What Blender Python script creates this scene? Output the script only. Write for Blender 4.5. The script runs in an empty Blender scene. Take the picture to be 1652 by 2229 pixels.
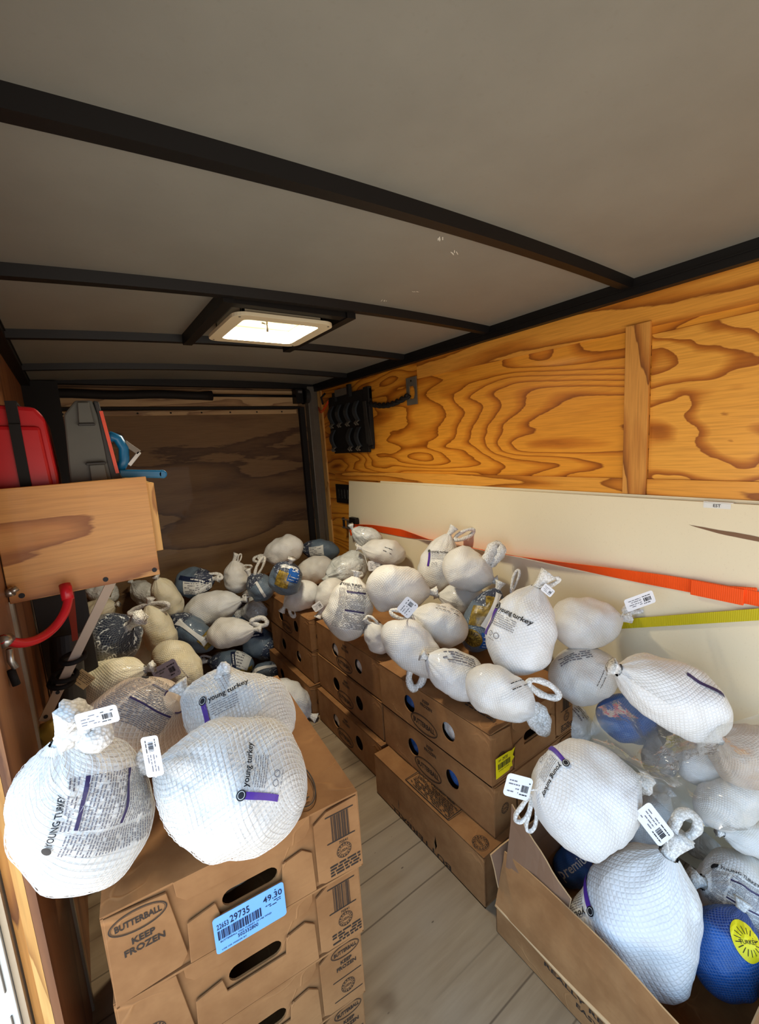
import bpy, bmesh, math, random
import numpy as np
from math import sin, cos, pi, radians
from mathutils import Vector, Matrix, noise
from mathutils.geometry import tessellate_polygon

C = bpy.context.scene.collection
SC = bpy.context.scene

# ------------------------------------------------------------ camera, light, exposure
FPX, YAW, PITCH, ROLL = 946.486, .605421, .153694, -.065190
cam_data = bpy.data.cameras.new('camera')
cam_data.sensor_fit = 'HORIZONTAL'
cam_data.sensor_width = 36.0
cam_data.lens = 36.0 * FPX / 1652.0
cam_data.clip_start = .02
cam = bpy.data.objects.new('camera', cam_data)
C.objects.link(cam)
def rot3(a, axis): return Matrix.Rotation(a, 3, axis)
_B = Matrix(((1,0,0),(0,0,-1),(0,1,0)))
_Ry = Matrix(((cos(YAW),-sin(YAW),0),(sin(YAW),cos(YAW),0),(0,0,1)))
_Rp = Matrix(((1,0,0),(0,cos(PITCH),-sin(PITCH)),(0,sin(PITCH),cos(PITCH))))
_Rr = Matrix(((cos(ROLL),-sin(ROLL),0),(sin(ROLL),cos(ROLL),0),(0,0,1)))
_W2C = _Rr @ _Rp @ _B @ _Ry            # x right, y down, z forward
_c2w = _W2C.transposed() @ Matrix(((1,0,0),(0,-1,0),(0,0,-1)))
cam.matrix_world = _c2w.to_4x4()
SC.camera = cam

world = bpy.data.worlds.new('daylight')
SC.world = world
world.use_nodes = True
wn = world.node_tree.nodes; wl = world.node_tree.links
wn.clear()
w_out = wn.new('ShaderNodeOutputWorld'); w_bg = wn.new('ShaderNodeBackground')
w_tc = wn.new('ShaderNodeTexCoord'); w_sep = wn.new('ShaderNodeSeparateXYZ')
w_mr = wn.new('ShaderNodeMapRange'); w_mr.inputs[1].default_value = -.08; w_mr.inputs[2].default_value = .08
w_mix = wn.new('ShaderNodeMix'); w_mix.data_type = 'RGBA'
w_mix.inputs[6].default_value = (.90, .82, .72, 1)      # sunlit ground outside
w_mix.inputs[7].default_value = (.44, .68, 1.0, 1)      # open sky
wl.new(w_tc.outputs['Generated'], w_sep.inputs[0]); wl.new(w_sep.outputs[2], w_mr.inputs[0])
wl.new(w_mr.outputs[0], w_mix.inputs[0]); wl.new(w_mix.outputs[2], w_bg.inputs[0])
w_bg.inputs[1].default_value = 2.7
wl.new(w_bg.outputs[0], w_out.inputs[0])

SC.view_settings.view_transform = 'Standard'
SC.view_settings.look = 'None'
SC.view_settings.gamma = 1.0
SC.view_settings.use_curve_mapping = False
SC.view_settings.exposure = 0.44
SC.cycles.use_denoising = True
SC.cycles.max_bounces = 10
SC.cycles.diffuse_bounces = 6
SC.cycles.transparent_max_bounces = 12
SC.cycles.caustics_reflective = False
SC.cycles.caustics_refractive = False
SC.cycles.sample_clamp_indirect = 6.0

DOOR_Y = .93                            # far jamb of the side door
portal = bpy.data.lights.new('door_portal', 'AREA')
portal.shape = 'RECTANGLE'; portal.size = 1.5; portal.size_y = 1.63
portal.cycles.is_portal = True
po = bpy.data.objects.new('door_portal', portal); C.objects.link(po)
po.location = (-.16, .115, -.72); po.rotation_euler = (0, radians(-90), 0)
portal2 = bpy.data.lights.new('front_portal', 'AREA')
portal2.shape = 'RECTANGLE'; portal2.size = 1.4; portal2.size_y = 1.5; portal2.cycles.is_portal = True
po2 = bpy.data.objects.new('front_portal', portal2); C.objects.link(po2)
po2.location = (.75, -.79, -.72); po2.rotation_euler = (radians(90), 0, 0)

# ------------------------------------------------------------ helpers
def lin(c):
    c = c / 255.0
    return c / 12.92 if c <= .04045 else ((c + .055) / 1.055) ** 2.4
def rgb(r, g, b): return (lin(r), lin(g), lin(b), 1)

class NT:
    """small node helper"""
    def __init__(self, name):
        self.m = bpy.data.materials.new(name); self.m.use_nodes = True
        self.t = self.m.node_tree; self.b = self.t.nodes['Principled BSDF']
        self.out = self.t.nodes['Material Output']
    def n(self, typ, **kw):
        nd = self.t.nodes.new(typ)
        for k, v in kw.items(): setattr(nd, k, v)
        return nd
    def link(self, a, b): self.t.links.new(a, b)
    def val(self, sock, v):
        if hasattr(v, 'is_linked') or hasattr(v, 'links'): self.link(v, sock)
        else: sock.default_value = v
    def math(self, op, a, b=None, c=None, clamp=False):
        nd = self.n('ShaderNodeMath', operation=op); nd.use_clamp = clamp
        self.val(nd.inputs[0], a)
        if b is not None: self.val(nd.inputs[1], b)
        if c is not None: self.val(nd.inputs[2], c)
        return nd.outputs[0]
    def noise(self, vec, scale, detail=2, rough=.5, dist=0):
        nd = self.n('ShaderNodeTexNoise'); nd.inputs['Scale'].default_value = scale
        nd.inputs['Detail'].default_value = detail; nd.inputs['Roughness'].default_value = rough
        nd.inputs['Distortion'].default_value = dist
        if vec is not None: self.link(vec, nd.inputs['Vector'])
        return nd.outputs['Fac']
    def scaled(self, vec, s, loc=(0,0,0)):
        nd = self.n('ShaderNodeMapping'); nd.inputs['Scale'].default_value = s; nd.inputs['Location'].default_value = loc
        self.link(vec, nd.inputs[0]); return nd.outputs[0]
    def coord(self, which='Object'): return self.n('ShaderNodeTexCoord').outputs[which]
    def smooth(self, v, a, b, lo=0., hi=1.):
        nd = self.n('ShaderNodeMapRange', interpolation_type='SMOOTHSTEP')
        self.val(nd.inputs[0], v)
        for i, x in enumerate((a, b, lo, hi)): nd.inputs[i+1].default_value = x
        return nd.outputs[0]
    def mix(self, fac, a, b, blend='MIX'):
        nd = self.n('ShaderNodeMix', data_type='RGBA', blend_type=blend)
        self.val(nd.inputs[0], fac)
        self.val(nd.inputs[6], a); self.val(nd.inputs[7], b)
        return nd.outputs[2]
    def ramp(self, fac, stops):
        nd = self.n('ShaderNodeValToRGB'); e = nd.color_ramp.elements
        while len(e) < len(stops): e.new(.5)
        for el, (p, c) in zip(e, stops): el.position = p; el.color = c
        self.link(fac, nd.inputs[0]); return nd.outputs[0]
    def bump(self, h, strength=.4, dist=.003):
        nd = self.n('ShaderNodeBump'); nd.inputs['Strength'].default_value = strength
        nd.inputs['Distance'].default_value = dist
        self.link(h, nd.inputs['Height']); self.link(nd.outputs[0], self.b.inputs['Normal'])
    def set(self, color=None, rough=None, metal=None, spec=None, coat=None, alpha=None, sheen=None):
        for k, v in (('Base Color', color), ('Roughness', rough), ('Metallic', metal), ('Specular IOR Level', spec), ('Coat Weight', coat), ('Alpha', alpha)):
            if v is not None: self.val(self.b.inputs[k], v)
        return self.m

def plain(name, col, rough=.6, metal=0, spec=.4, vary=.06, scale=30, coat=0):
    k = NT(name); co = k.coord()
    f = k.noise(co, scale, 3)
    dark = tuple(c * (1 - vary * 2.2) for c in col[:3]) + (1,)
    k.set(k.mix(f, dark, col), rough, metal, spec, coat)
    return k.m

class MB:
    """collects geometry for one mesh, several material slots"""
    def __init__(self): self.v = []; self.f = []; self.mi = []; self.mats = []; self.uv = None
    def slot(self, m):
        if m not in self.mats: self.mats.append(m)
        return self.mats.index(m)
    def add(self, vs, fs, m):
        o = len(self.v); s = self.slot(m)
        self.v += [tuple(p) for p in vs]
        for f in fs: self.f.append([i + o for i in f]); self.mi.append(s)
    def box(self, lo, hi, m, mat=None):
        x0, y0, z0 = lo; x1, y1, z1 = hi
        vs = [(x0,y0,z0),(x1,y0,z0),(x1,y1,z0),(x0,y1,z0),(x0,y0,z1),(x1,y0,z1),(x1,y1,z1),(x0,y1,z1)]
        if mat is not None: vs = [tuple(mat @ Vector(p)) for p in vs]
        self.add(vs, [(0,3,2,1),(4,5,6,7),(0,1,5,4),(1,2,6,5),(2,3,7,6),(3,0,4,7)], m)
    def bar(self, a, b, w, h, m, up=(0,0,1)):
        """square bar from a to b; w across, h along up"""
        a = Vector(a); b = Vector(b); d = (b - a).normalized(); u = Vector(up)
        s = d.cross(u).normalized(); u = s.cross(d).normalized()
        vs = []
        for p in (a, b):
            for i, j in ((-1,-1),(1,-1),(1,1),(-1,1)): vs.append(p + s * i * w / 2 + u * j * h / 2)
        self.add(vs, [(0,1,2,3),(7,6,5,4),(0,4,5,1),(1,5,6,2),(2,6,7,3),(3,7,4,0)], m)
    def tube(self, pts, rad, m, n=8, closed=False, radf=None, caps=True, flat=1.0):
        pts = [Vector(p) for p in pts]; N = len(pts); vs = []
        prev = None
        for i, p in enumerate(pts):
            if closed: d = pts[(i+1) % N] - pts[i-1]
            else: d = pts[min(i+1, N-1)] - pts[max(i-1, 0)]
            d.normalize()
            if prev is None:
                u = Vector((0,0,1)) if abs(d.z) < .9 else Vector((1,0,0))
                u = (u - d * u.dot(d)).normalized()
            else: u = (prev - d * prev.dot(d)).normalized()
            prev = u; s = d.cross(u)
            for k in range(n):
                a = 2 * pi * k / n
                r = rad if radf is None else radf(i / max(1, N - 1), a)
                vs.append(p + (u * cos(a) * flat + s * sin(a)) * r)
        fs = []
        for i in range(N if closed else N - 1):
            j = (i + 1) % N
            for k in range(n): fs.append((i*n+k, i*n+(k+1) % n, j*n+(k+1) % n, j*n+k))
        if caps and not closed: fs += [tuple(range(n))[::-1], tuple((N-1)*n + k for k in range(n))]
        self.add(vs, fs, m)
    def poly(self, outer, holes, th, O, ax, ay, m):
        """flat plate with holes; outline in (ax, ay), thickness th along ax x ay"""
        O = Vector(O); ax = Vector(ax); ay = Vector(ay); nn = ax.cross(ay).normalized()
        loops = [[Vector((p[0], p[1], 0)) for p in outer]] + [[Vector((p[0], p[1], 0)) for p in h] for h in holes]
        flat = [p for l in loops for p in l]
        tris = tessellate_polygon(loops)
        P = lambda p, z: O + ax * p.x + ay * p.y + nn * z
        n0 = len(flat)
        vs = [P(p, 0) for p in flat] + [P(p, th) for p in flat]
        fs = []
        for t in tris:
            a, b, c = (flat[i] for i in t)
            if (b - a).cross(c - a).z < 0: t = t[::-1]
            fs.append(tuple(i + n0 for i in t)); fs.append(tuple(t[::-1]))
        o = 0
        for l in loops:
            n = len(l)
            for i in range(n): fs.append((o+i, o+(i+1) % n, n0+o+(i+1) % n, n0+o+i))
            o += n
        self.add(vs, fs, m)
    def build(self, name, parent=None, smooth=False, bevel=0, fix=True):
        me = bpy.data.meshes.new(name)
        me.from_pydata(self.v, [], self.f)
        for m in self.mats: me.materials.append(m)
        me.polygons.foreach_set('material_index', self.mi)
        if smooth: me.polygons.foreach_set('use_smooth', [True] * len(self.f))
        if self.uv is not None:
            l = me.uv_layers.new(name='UVMap')
            idx = np.empty(len(me.loops), dtype=np.int64); me.loops.foreach_get('vertex_index', idx)
            l.data.foreach_set('uv', self.uv[idx].astype(np.float32).ravel())
        if fix:
            bm = bmesh.new(); bm.from_mesh(me); bmesh.ops.recalc_face_normals(bm, faces=bm.faces); bm.to_mesh(me); bm.free()
        me.update()
        o = bpy.data.objects.new(name, me); C.objects.link(o)
        if parent is not None: o.parent = parent
        if bevel:
            b = o.modifiers.new('edge', 'BEVEL'); b.width = bevel; b.segments = 2; b.limit_method = 'ANGLE'
        return o

def empty(name, loc=(0,0,0)):
    o = bpy.data.objects.new(name, None); o.empty_display_size = .05
    C.objects.link(o); o.location = loc; return o
def tag(o, label, cat, group=None):
    o['label'] = label; o['category'] = cat
    if group: o['group'] = group
    return o
def struct(o, label=None, cat='structure'):
    o['kind'] = 'structure'
    o['category'] = cat
    if label: o['label'] = label
    return o

_txt = {}
def text2d(s, bold=0.0, space=1.0):
    """(verts, tris) of a line of lettering, height of capitals = 1, left-aligned at 0"""
    key = (s, bold, space)
    if key not in _txt:
        cu = bpy.data.curves.new('lettering', 'FONT'); cu.body = s; cu.size = 1.0
        cu.resolution_u = 2; cu.offset = bold; cu.space_character = space
        o = bpy.data.objects.new('lettering', cu); C.objects.link(o)
        dg = bpy.context.evaluated_depsgraph_get(); dg.update()
        me = bpy.data.meshes.new_from_object(o.evaluated_get(dg))
        vs = [(v.co.x / .7, v.co.y / .7) for v in me.vertices]
        fs = [tuple(p.vertices) for p in me.polygons]
        bpy.data.objects.remove(o); bpy.data.meshes.remove(me); bpy.data.curves.remove(cu)
        w = max([v[0] for v in vs] or [0])
        _txt[key] = (vs, fs, w)
    return _txt[key]
def put_text(mb, s, O, ax, ay, h, m, width=None, bold=.012, center=True):
    """lettering as flat faces: O position, ax reading direction, ay up, h capital height"""
    vs, fs, w = text2d(s, bold)
    O = Vector(O); ax = Vector(ax).normalized(); ay = Vector(ay).normalized()
    sx = h if width is None else width / max(w, 1e-6)
    off = -w * sx / 2 if center else 0
    mb.add([O + ax * (x * sx + off) + ay * ((y - .5) * h) for x, y in vs], fs, m)
def put_rect(mb, O, ax, ay, x0, x1, y0, y1, m, z=0):
    O = Vector(O); ax = Vector(ax).normalized(); ay = Vector(ay).normalized(); nn = ax.cross(ay) * z
    mb.add([O + nn + ax * x + ay * y for x, y in ((x0,y0),(x1,y0),(x1,y1),(x0,y1))], [(0,1,2,3)], m)
def put_ring(mb, O, ax, ay, rx, ry, t, m, n=40):
    O = Vector(O); ax = Vector(ax).normalized(); ay = Vector(ay).normalized()
    vs = []
    for i in range(n):
        a = 2*pi*i/n
        vs.append(O + ax*cos(a)*rx + ay*sin(a)*ry); vs.append(O + ax*cos(a)*(rx-t) + ay*sin(a)*(ry-t))
    mb.add(vs, [(2*i, 2*((i+1) % n), 2*((i+1) % n)+1, 2*i+1) for i in range(n)], m)
def put_dashes(mb, rnd, O, ax, ay, x0, x1, ys, h, m, fill=.8, wl=.012):
    """rows of unreadably fine print"""
    for y in ys:
        x = x0
        while x < x1:
            w = wl * rnd.uniform(.4, 1.5)
            if rnd.random() < fill: put_rect(mb, O, ax, ay, x, min(x1, x + w), y - h/2, y + h/2, m)
            x += w + wl * .22
def put_barcode(mb, rnd, O, ax, ay, x0, x1, y0, y1, m, unit=.0011):
    x = x0
    while x < x1 - unit * 3:
        w = unit * rnd.choice((1, 1, 2, 3)); put_rect(mb, O, ax, ay, x, x + w, y0, y1, m); x += w + unit * rnd.choice((1, 1, 2))

# ------------------------------------------------------------ materials
def m_plywood(name, light, mid, dark, long_axis='Y', scale=1.0, bands=9.0, seed=0., rough=.5, stretch=5., coat=.05, contrast=1.0):
    """rotary-cut ply: contour bands of a stretched noise, drawn along one axis"""
    k = NT(name); co = k.coord()
    s = {'X': (1/stretch, 1, 1), 'Y': (1, 1/stretch, 1), 'Z': (1, 1, 1/stretch)}[long_axis]
    v = k.scaled(co, tuple(x * scale for x in s), (seed, seed*1.7, seed*.6))
    f = k.noise(v, 2.2, 2.5, .45, .25)
    jag = k.noise(k.scaled(co, (9, 60, 60) if long_axis == 'X' else ((60, 9, 60) if long_axis == 'Y' else (60, 60, 9))), 1.0, 3, .6)
    f2 = k.math('ADD', k.math('MULTIPLY', f, bands), k.math('MULTIPLY', jag, .22))
    fr = k.math('FRACT', f2)
    c = k.ramp(fr, [(0, light), (.5, light), (.78, mid), (.95, dark), (.985, light)])
    fib = k.noise(k.scaled(co, (8, 220, 220) if long_axis == 'X' else ((220, 8, 220) if long_axis == 'Y' else (220, 220, 8))), 1.0, 2)
    c2 = k.mix(k.smooth(fib, .35, .75, 0, .28 * contrast), c, tuple(x * .55 for x in mid[:3]) + (1,))
    k.bump(fib, .12, .001)
    return k.set(c2, rough, 0, .4, coat)

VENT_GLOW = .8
VENT_WATTS = 12.0
M = {}
M['ply_right'] = m_plywood('golden_plywood', rgb(230,154,48), rgb(200,118,28), rgb(138,70,10), 'Y', 1.35, 20., 3.1, .45, 4.6)
M['ply_bold'] = m_plywood('bold_grained_plywood', rgb(234,166,66), rgb(186,110,28), rgb(150,80,16), 'Y', 1.5, 15., 8.3, .45, 2.0)
M['ply_strip'] = m_plywood('straight_grained_plywood', rgb(228,158,62), rgb(196,120,36), rgb(140,76,16), 'Y', 2.2, 9., 5.5, .45, 12.)
M['ply_batten'] = m_plywood('batten_wood', rgb(214,150,70), rgb(176,110,44), rgb(124,70,24), 'Z', 3.0, 7., 1.5, .5, 6.)
M['ply_left'] = m_plywood('reddish_plywood', rgb(146,98,62), rgb(128,82,50), rgb(98,58,36), 'Z', 1.6, 5., 2.2, .5, 7.)
M['ply_back'] = m_plywood('dark_weathered_plywood', rgb(122,94,62), rgb(104,76,48), rgb(70,46,28), 'X', 1.4, 4., 6.4, .6, 5., 0.05)
M['ply_shelf'] = m_plywood('shelf_plywood', rgb(214,156,90), rgb(194,130,70), rgb(146,88,42), 'X', 1.8, 5., 11.2, .45, 5.)
M['pine_edge'] = m_plywood('pale_pine', rgb(226,178,104), rgb(206,152,80), rgb(164,110,50), 'Z', 5., 6., 4.1, .5, 8.)
M['pine_strip'] = m_plywood('pale_wood_strip', rgb(186,156,116), rgb(166,134,96), rgb(128,96,66), 'X', 4., 5., 9.1, .5, 8.)

def m_floor():
    k = NT('worn_plywood_floor'); co = k.coord()
    st = k.noise(k.scaled(co, (1.4, 14, 1)), 2.0, 4, .6)
    big = k.noise(co, 2.2, 3, .6)
    c = k.mix(st, rgb(108,86,62), rgb(166,146,118))
    c = k.mix(k.smooth(big, .4, .75, 0, .6), c, rgb(150,138,122))
    # board seams along X
    sep = k.n('ShaderNodeSeparateXYZ'); k.link(co, sep.inputs[0])
    fy = k.math('PINGPONG', k.math('ADD', sep.outputs[1], k.math('MULTIPLY', k.noise(k.scaled(co,(1.5,8,1)),1.,1),.02)), .062)
    seam = k.smooth(fy, .0005, .004, 1., 0.)
    pick = k.smooth(k.noise(k.scaled(co, (.5, 7, 1), (3,1,0)), 1.4, 1), .42, .5)
    c = k.mix(k.math('MULTIPLY', seam, k.math('MULTIPLY', pick, .75)), c, rgb(70,54,40))
    # small dark dents and stains
    vo = k.n('ShaderNodeTexVoronoi'); vo.inputs['Scale'].default_value = 11.0
    k.link(k.scaled(co, (1.0, 2.2, 1)), vo.inputs['Vector'])
    c = k.mix(k.smooth(vo.outputs['Distance'], .04, .075, .75, 0.), c, rgb(60,46,36))
    spill = k.noise(k.scaled(co, (2.2, 2.6, 1), (4.4,2.2,0)), 1.6, 3, .6)
    c = k.mix(k.smooth(spill, .6, .72, 0, .55), c, rgb(86,62,40))
    k.bump(st, .25, .002)
    return k.set(c, .62, 0, .35)
M['floor'] = m_floor()

def m_cardboard(name, col, dk):
    k = NT(name); co = k.coord()
    f = k.noise(k.scaled(co, (1, 1, 1)), 9, 4, .6)
    fib = k.noise(k.scaled(co, (30, 30, 160)), 1.0, 3)
    c = k.mix(k.smooth(f, .3, .72), dk, col)
    c = k.mix(k.smooth(fib, .45, .8, 0, .18), c, tuple(x * .6 for x in col[:3]) + (1,))
    # creases and rubbed light scuffs
    v = k.n('ShaderNodeTexVoronoi', feature='DISTANCE_TO_EDGE'); v.inputs['Scale'].default_value = 5.5
    wob = k.n('ShaderNodeVectorMath', operation='ADD')
    nz = k.n('ShaderNodeTexNoise'); nz.inputs['Scale'].default_value = 6; k.link(co, nz.inputs['Vector'])
    sc_ = k.n('ShaderNodeVectorMath', operation='SCALE'); sc_.inputs[3].default_value = .35
    k.link(nz.outputs['Color'], sc_.inputs[0]); k.link(co, wob.inputs[0]); k.link(sc_.outputs[0], wob.inputs[1])
    k.link(wob.outputs[0], v.inputs['Vector'])
    cr = k.smooth(v.outputs['Distance'], .0, .03, 1, 0)
    gate = k.smooth(k.noise(co, 4.0, 2), .52, .66)
    sc2 = k.math('MULTIPLY', cr, gate)
    c = k.mix(k.math('MULTIPLY', sc2, .35), c, tuple(min(1, x * 1.5) for x in col[:3]) + (1,))
    h = k.math('ADD', k.math('MULTIPLY', f, 1.0), k.math('MULTIPLY', sc2, .5))
    k.bump(h, .45, .006)
    return k.set(c, .78, 0, .25)
M['card'] = m_cardboard('brown_cardboard', rgb(156,112,70), rgb(134,92,54))
M['card_edge'] = plain('cardboard_torn_edge', rgb(206,168,122), .85)
M['card_in'] = plain('cardboard_inner_face', rgb(128,96,72), .85)
M['ink'] = plain('dark_brown_ink', rgb(44,32,24), .7, vary=.0)
M['black_ink'] = plain('black_ink', rgb(26,26,30), .6, vary=0)
M['grey_ink'] = plain('grey_fine_print', rgb(112,110,116), .6, vary=0)
M['purple'] = plain('purple_print', rgb(84,48,150), .5, vary=.05)
M['purple_dark'] = plain('dark_purple_print', rgb(54,42,84), .5, vary=.05)
M['blue_label'] = plain('sky_blue_sticker', rgb(120,178,244), .5, vary=.03)
M['yellow_label'] = plain('yellow_sticker', rgb(244,226,20), .5, vary=.03)
M['white_label'] = plain('white_sticker', rgb(226,226,222), .5, vary=.03)
M['navy_print'] = plain('navy_print', rgb(22,34,66), .45, vary=.05)
M['bright_blue'] = plain('bright_blue_print', rgb(22,92,176), .4, vary=.1)
M['lilac'] = plain('lilac_paper_tag', rgb(182,172,196), .5, vary=.05)
M['script_white'] = plain('white_script', rgb(225,225,222), .5, vary=.02)

def m_gold():
    k = NT('roast_picture_print'); co = k.coord()
    f = k.noise(co, 60, 4, .65)
    k.set(k.ramp(f, [(.2, rgb(52,40,14)), (.5, rgb(128,104,36)), (.75, rgb(186,158,70))]), .35, 0, .5, .2); return k.m
M['gold'] = m_gold()

def m_film(name, kind='W', cells=44):
    """bag film under a diamond net, drawn in the bag's own UV (round, along)"""
    k = NT(name); uv = k.coord('UV'); co = k.coord()
    sep = k.n('ShaderNodeSeparateXYZ'); k.link(uv, sep.inputs[0]); U, V = sep.outputs[0], sep.outputs[1]
    wob = k.math('MULTIPLY', k.noise(co, 9, 2), .9)
    a = k.math('MULTIPLY', U, float(cells)); b = k.math('ADD', k.math('MULTIPLY', V, cells * .62), wob)
    p1 = k.math('PINGPONG', k.math('ADD', a, b), .5); p2 = k.math('PINGPONG', k.math('SUBTRACT', a, b), .5)
    mn = k.math('MINIMUM', p1, p2)
    pillow = k.smooth(mn, .0, .32)
    strand = k.smooth(mn, .03, .10, 1, 0)
    blotch = k.noise(co, 14, 4, .6)
    crk = k.noise(k.scaled(co, (1, 1, 1)), 60, 3, .6, .6)
    rnd = k.n('ShaderNodeObjectInfo').outputs['Random']
    if kind == 'W':
        base = k.mix(k.smooth(blotch, .35, .75), rgb(228,226,222), rgb(238,239,240))
        base = k.mix(k.math('MULTIPLY', rnd, .30), base, rgb(226,214,190))
        base = k.mix(k.math('MULTIPLY', k.math('SUBTRACT', 1., pillow), .10), base, rgb(120,114,110))  # soft shadow along the net lines, darkened into the colour
        rough = .42
    elif kind == 'T':
        base = k.mix(k.smooth(blotch, .3, .7), rgb(196,172,150), rgb(214,194,172))
        base = k.mix(k.math('MULTIPLY', strand, .35), base, rgb(232,226,214)); rough = .42
    elif kind == 'K':
        base = k.mix(k.smooth(blotch, .3, .7), rgb(222,210,176), rgb(232,224,200))  # white film tinted cream to stand in for warm bounced light
        base = k.mix(k.math('MULTIPLY', k.math('SUBTRACT', 1., pillow), .16), base, rgb(150,134,100)); rough = .45  # net line shade mixed into the colour here too
    elif kind == 'C':
        base = k.mix(k.smooth(blotch, .3, .7), rgb(190,192,188), rgb(222,224,222)); rough = .22
    else:
        body, dk = {'P': (rgb(92,112,132), rgb(26,38,66)), 'D': (rgb(124,122,120), rgb(30,38,56)), 'B': (rgb(28,98,180), rgb(16,60,130))}[kind]
        sc = k.noise(k.scaled(uv, (26, 16, 1)), 1.0, 2, .5, 1.2)
        scr = k.smooth(sc, .60, .64)
        zone = k.smooth(V, *((.66, .74) if kind != 'D' else (.76, .84)))
        base = k.mix(k.smooth(blotch, .3, .75), tuple(x * .8 for x in body[:3]) + (1,), body)
        base = k.mix(zone, base, dk)
        if kind != 'B': base = k.mix(k.math('MULTIPLY', k.math('MULTIPLY', zone, scr), .85), base, rgb(214,220,224))
        base = k.mix(k.math('MULTIPLY', strand, .22), base, rgb(206,212,214)); rough = .33
    pleat = k.math('MULTIPLY', k.noise(k.scaled(uv, (34, 4, 1)), 1.0, 2, .5, .4), k.smooth(V, .35, .92, .25, 1.6))
    rg = k.math('ABSOLUTE', k.math('SUBTRACT', k.noise(co, 17, 3, .55, 1.2), .5))
    crk = k.math('ADD', k.math('ADD', crk, k.math('MULTIPLY', pleat, 2.2)), k.math('MULTIPLY', k.smooth(rg, 0, .12), 1.1))
    h = k.math('ADD', k.math('MULTIPLY', pillow, .8 if kind != 'C' else .2), k.math('MULTIPLY', crk, .35 if kind != 'C' else 1.6))
    k.bump(h, .42, .0030)
    return k.set(base, rough, 0, .45, .12 if kind != 'C' else .5)
for kd in 'WTKCPDB': M['film_' + kd] = m_film({'W':'white_netted_film','T':'tan_netted_film','K':'bounce_tinted_film','C':'cloudy_clear_film','P':'grey_blue_printed_film','D':'dark_grey_printed_film','B':'bright_blue_printed_film'}[kd], kd)

def m_net():
    k = NT('white_net_cord'); co = k.coord()
    v = k.n('ShaderNodeTexVoronoi'); v.inputs['Scale'].default_value = 190; k.link(co, v.inputs['Vector'])
    f = k.smooth(v.outputs['Distance'], .25, .75)
    k.bump(v.outputs['Distance'], .7, .003)
    return k.set(k.mix(f, rgb(240,238,233), rgb(206,202,194)), .55, 0, .4)
M['net'] = m_net()
M['strand'] = plain('net_strand', rgb(236,234,230), .5, vary=.0)
M['paper'] = plain('white_paper_tag', rgb(234,234,236), .5, vary=.03)

def m_clear():
    k = NT('clear_crinkled_plastic'); co = k.coord()
    tr = k.n('ShaderNodeBsdfTransparent'); gl = k.n('ShaderNodeBsdfGlossy'); gl.inputs['Roughness'].default_value = .10
    df = k.n('ShaderNodeBsdfTranslucent'); df2 = k.n('ShaderNodeBsdfDiffuse')
    for d in (df, df2): d.inputs['Color'].default_value = rgb(206,204,198)
    tr.inputs['Color'].default_value = (.95, .95, .94, 1)
    bm_ = k.n('ShaderNodeBump'); bm_.inputs['Strength'].default_value = .4; bm_.inputs['Distance'].default_value = .006
    k.link(k.noise(co, 16, 3, .55, 2.0), bm_.inputs['Height'])
    k.link(bm_.outputs[0], gl.inputs['Normal'])
    fr = k.n('ShaderNodeFresnel'); fr.inputs['IOR'].default_value = 1.45; k.link(bm_.outputs[0], fr.inputs['Normal'])
    m1 = k.n('ShaderNodeMixShader'); m1.inputs[0].default_value = .5; k.link(df.outputs[0], m1.inputs[1]); k.link(df2.outputs[0], m1.inputs[2])
    m2 = k.n('ShaderNodeMixShader'); k.link(k.smooth(k.noise(co, 9, 3), .4, .75, .16, .40), m2.inputs[0])
    k.link(tr.outputs[0], m2.inputs[1]); k.link(m1.outputs[0], m2.inputs[2])
    m3 = k.n('ShaderNodeMixShader'); k.link(k.math('MULTIPLY', fr.outputs[0], .5), m3.inputs[0]); k.link(m2.outputs[0], m3.inputs[1]); k.link(gl.outputs[0], m3.inputs[2])
    k.link(m3.outputs[0], k.out.inputs[0]); return k.m
M['clear'] = m_clear()

def m_ceiling():
    k = NT('dull_galvanised_sheet'); co = k.coord()
    f = k.noise(co, 5, 4, .6); sp = k.noise(co, 90, 2)
    c = k.mix(f, rgb(118,117,110), rgb(136,135,127))
    c = k.mix(k.smooth(sp, .62, .78, 0, .3), c, rgb(120,116,108))
    k.bump(k.noise(co, 2.2, 2), .12, .02)
    return k.set(c, .48, .0, .5)
M['ceiling'] = m_ceiling()
M['black_steel'] = plain('black_painted_steel', rgb(11,9,9), .5, 0, .35, .15)
M['grey_steel'] = plain('grey_galvanised_steel', rgb(120,114,104), .45, .4, .5, .12)
M['steel'] = plain('bright_zinc_steel', rgb(190,188,182), .28, .9, .5, .08)
M['alu'] = plain('aluminium_trim', rgb(176,164,144), .4, .5, .5, .08)
M['white_alu'] = plain('white_painted_door_frame', rgb(226,228,220), .35, 0, .5, .03)
M['rubber'] = plain('black_rubber', rgb(26,24,24), .7, 0, .3)
M['dark_panel'] = plain('dark_grey_sheet', rgb(58,54,50), .6, 0, .3)
M['red_plastic'] = plain('red_moulded_plastic', rgb(196,22,32), .38, 0, .5, .06)
M['red_hose'] = plain('red_rubber_hose', rgb(206,28,40), .3, 0, .5, .05)
M['red_web'] = plain('faded_red_webbing', rgb(150,52,32), .8)
M['grey_plastic'] = plain('grey_toolbox_plastic', rgb(88,88,82), .5, 0, .4, .08)
M['dark_plastic'] = plain('dark_toolbox_plastic', rgb(48,47,46), .5, 0, .4, .08)
M['blue_plastic'] = plain('blue_clamp_plastic', rgb(14,110,160), .35, 0, .5, .05)
M['clip_grey'] = plain('slate_grey_clip', rgb(58,64,70), .4, .2, .5, .1)
M['foam'] = plain('yellow_expanded_foam', rgb(190,160,70), .9, vary=.2)
M['wire_orange'] = plain('orange_wire', rgb(226,70,20), .45)
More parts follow.
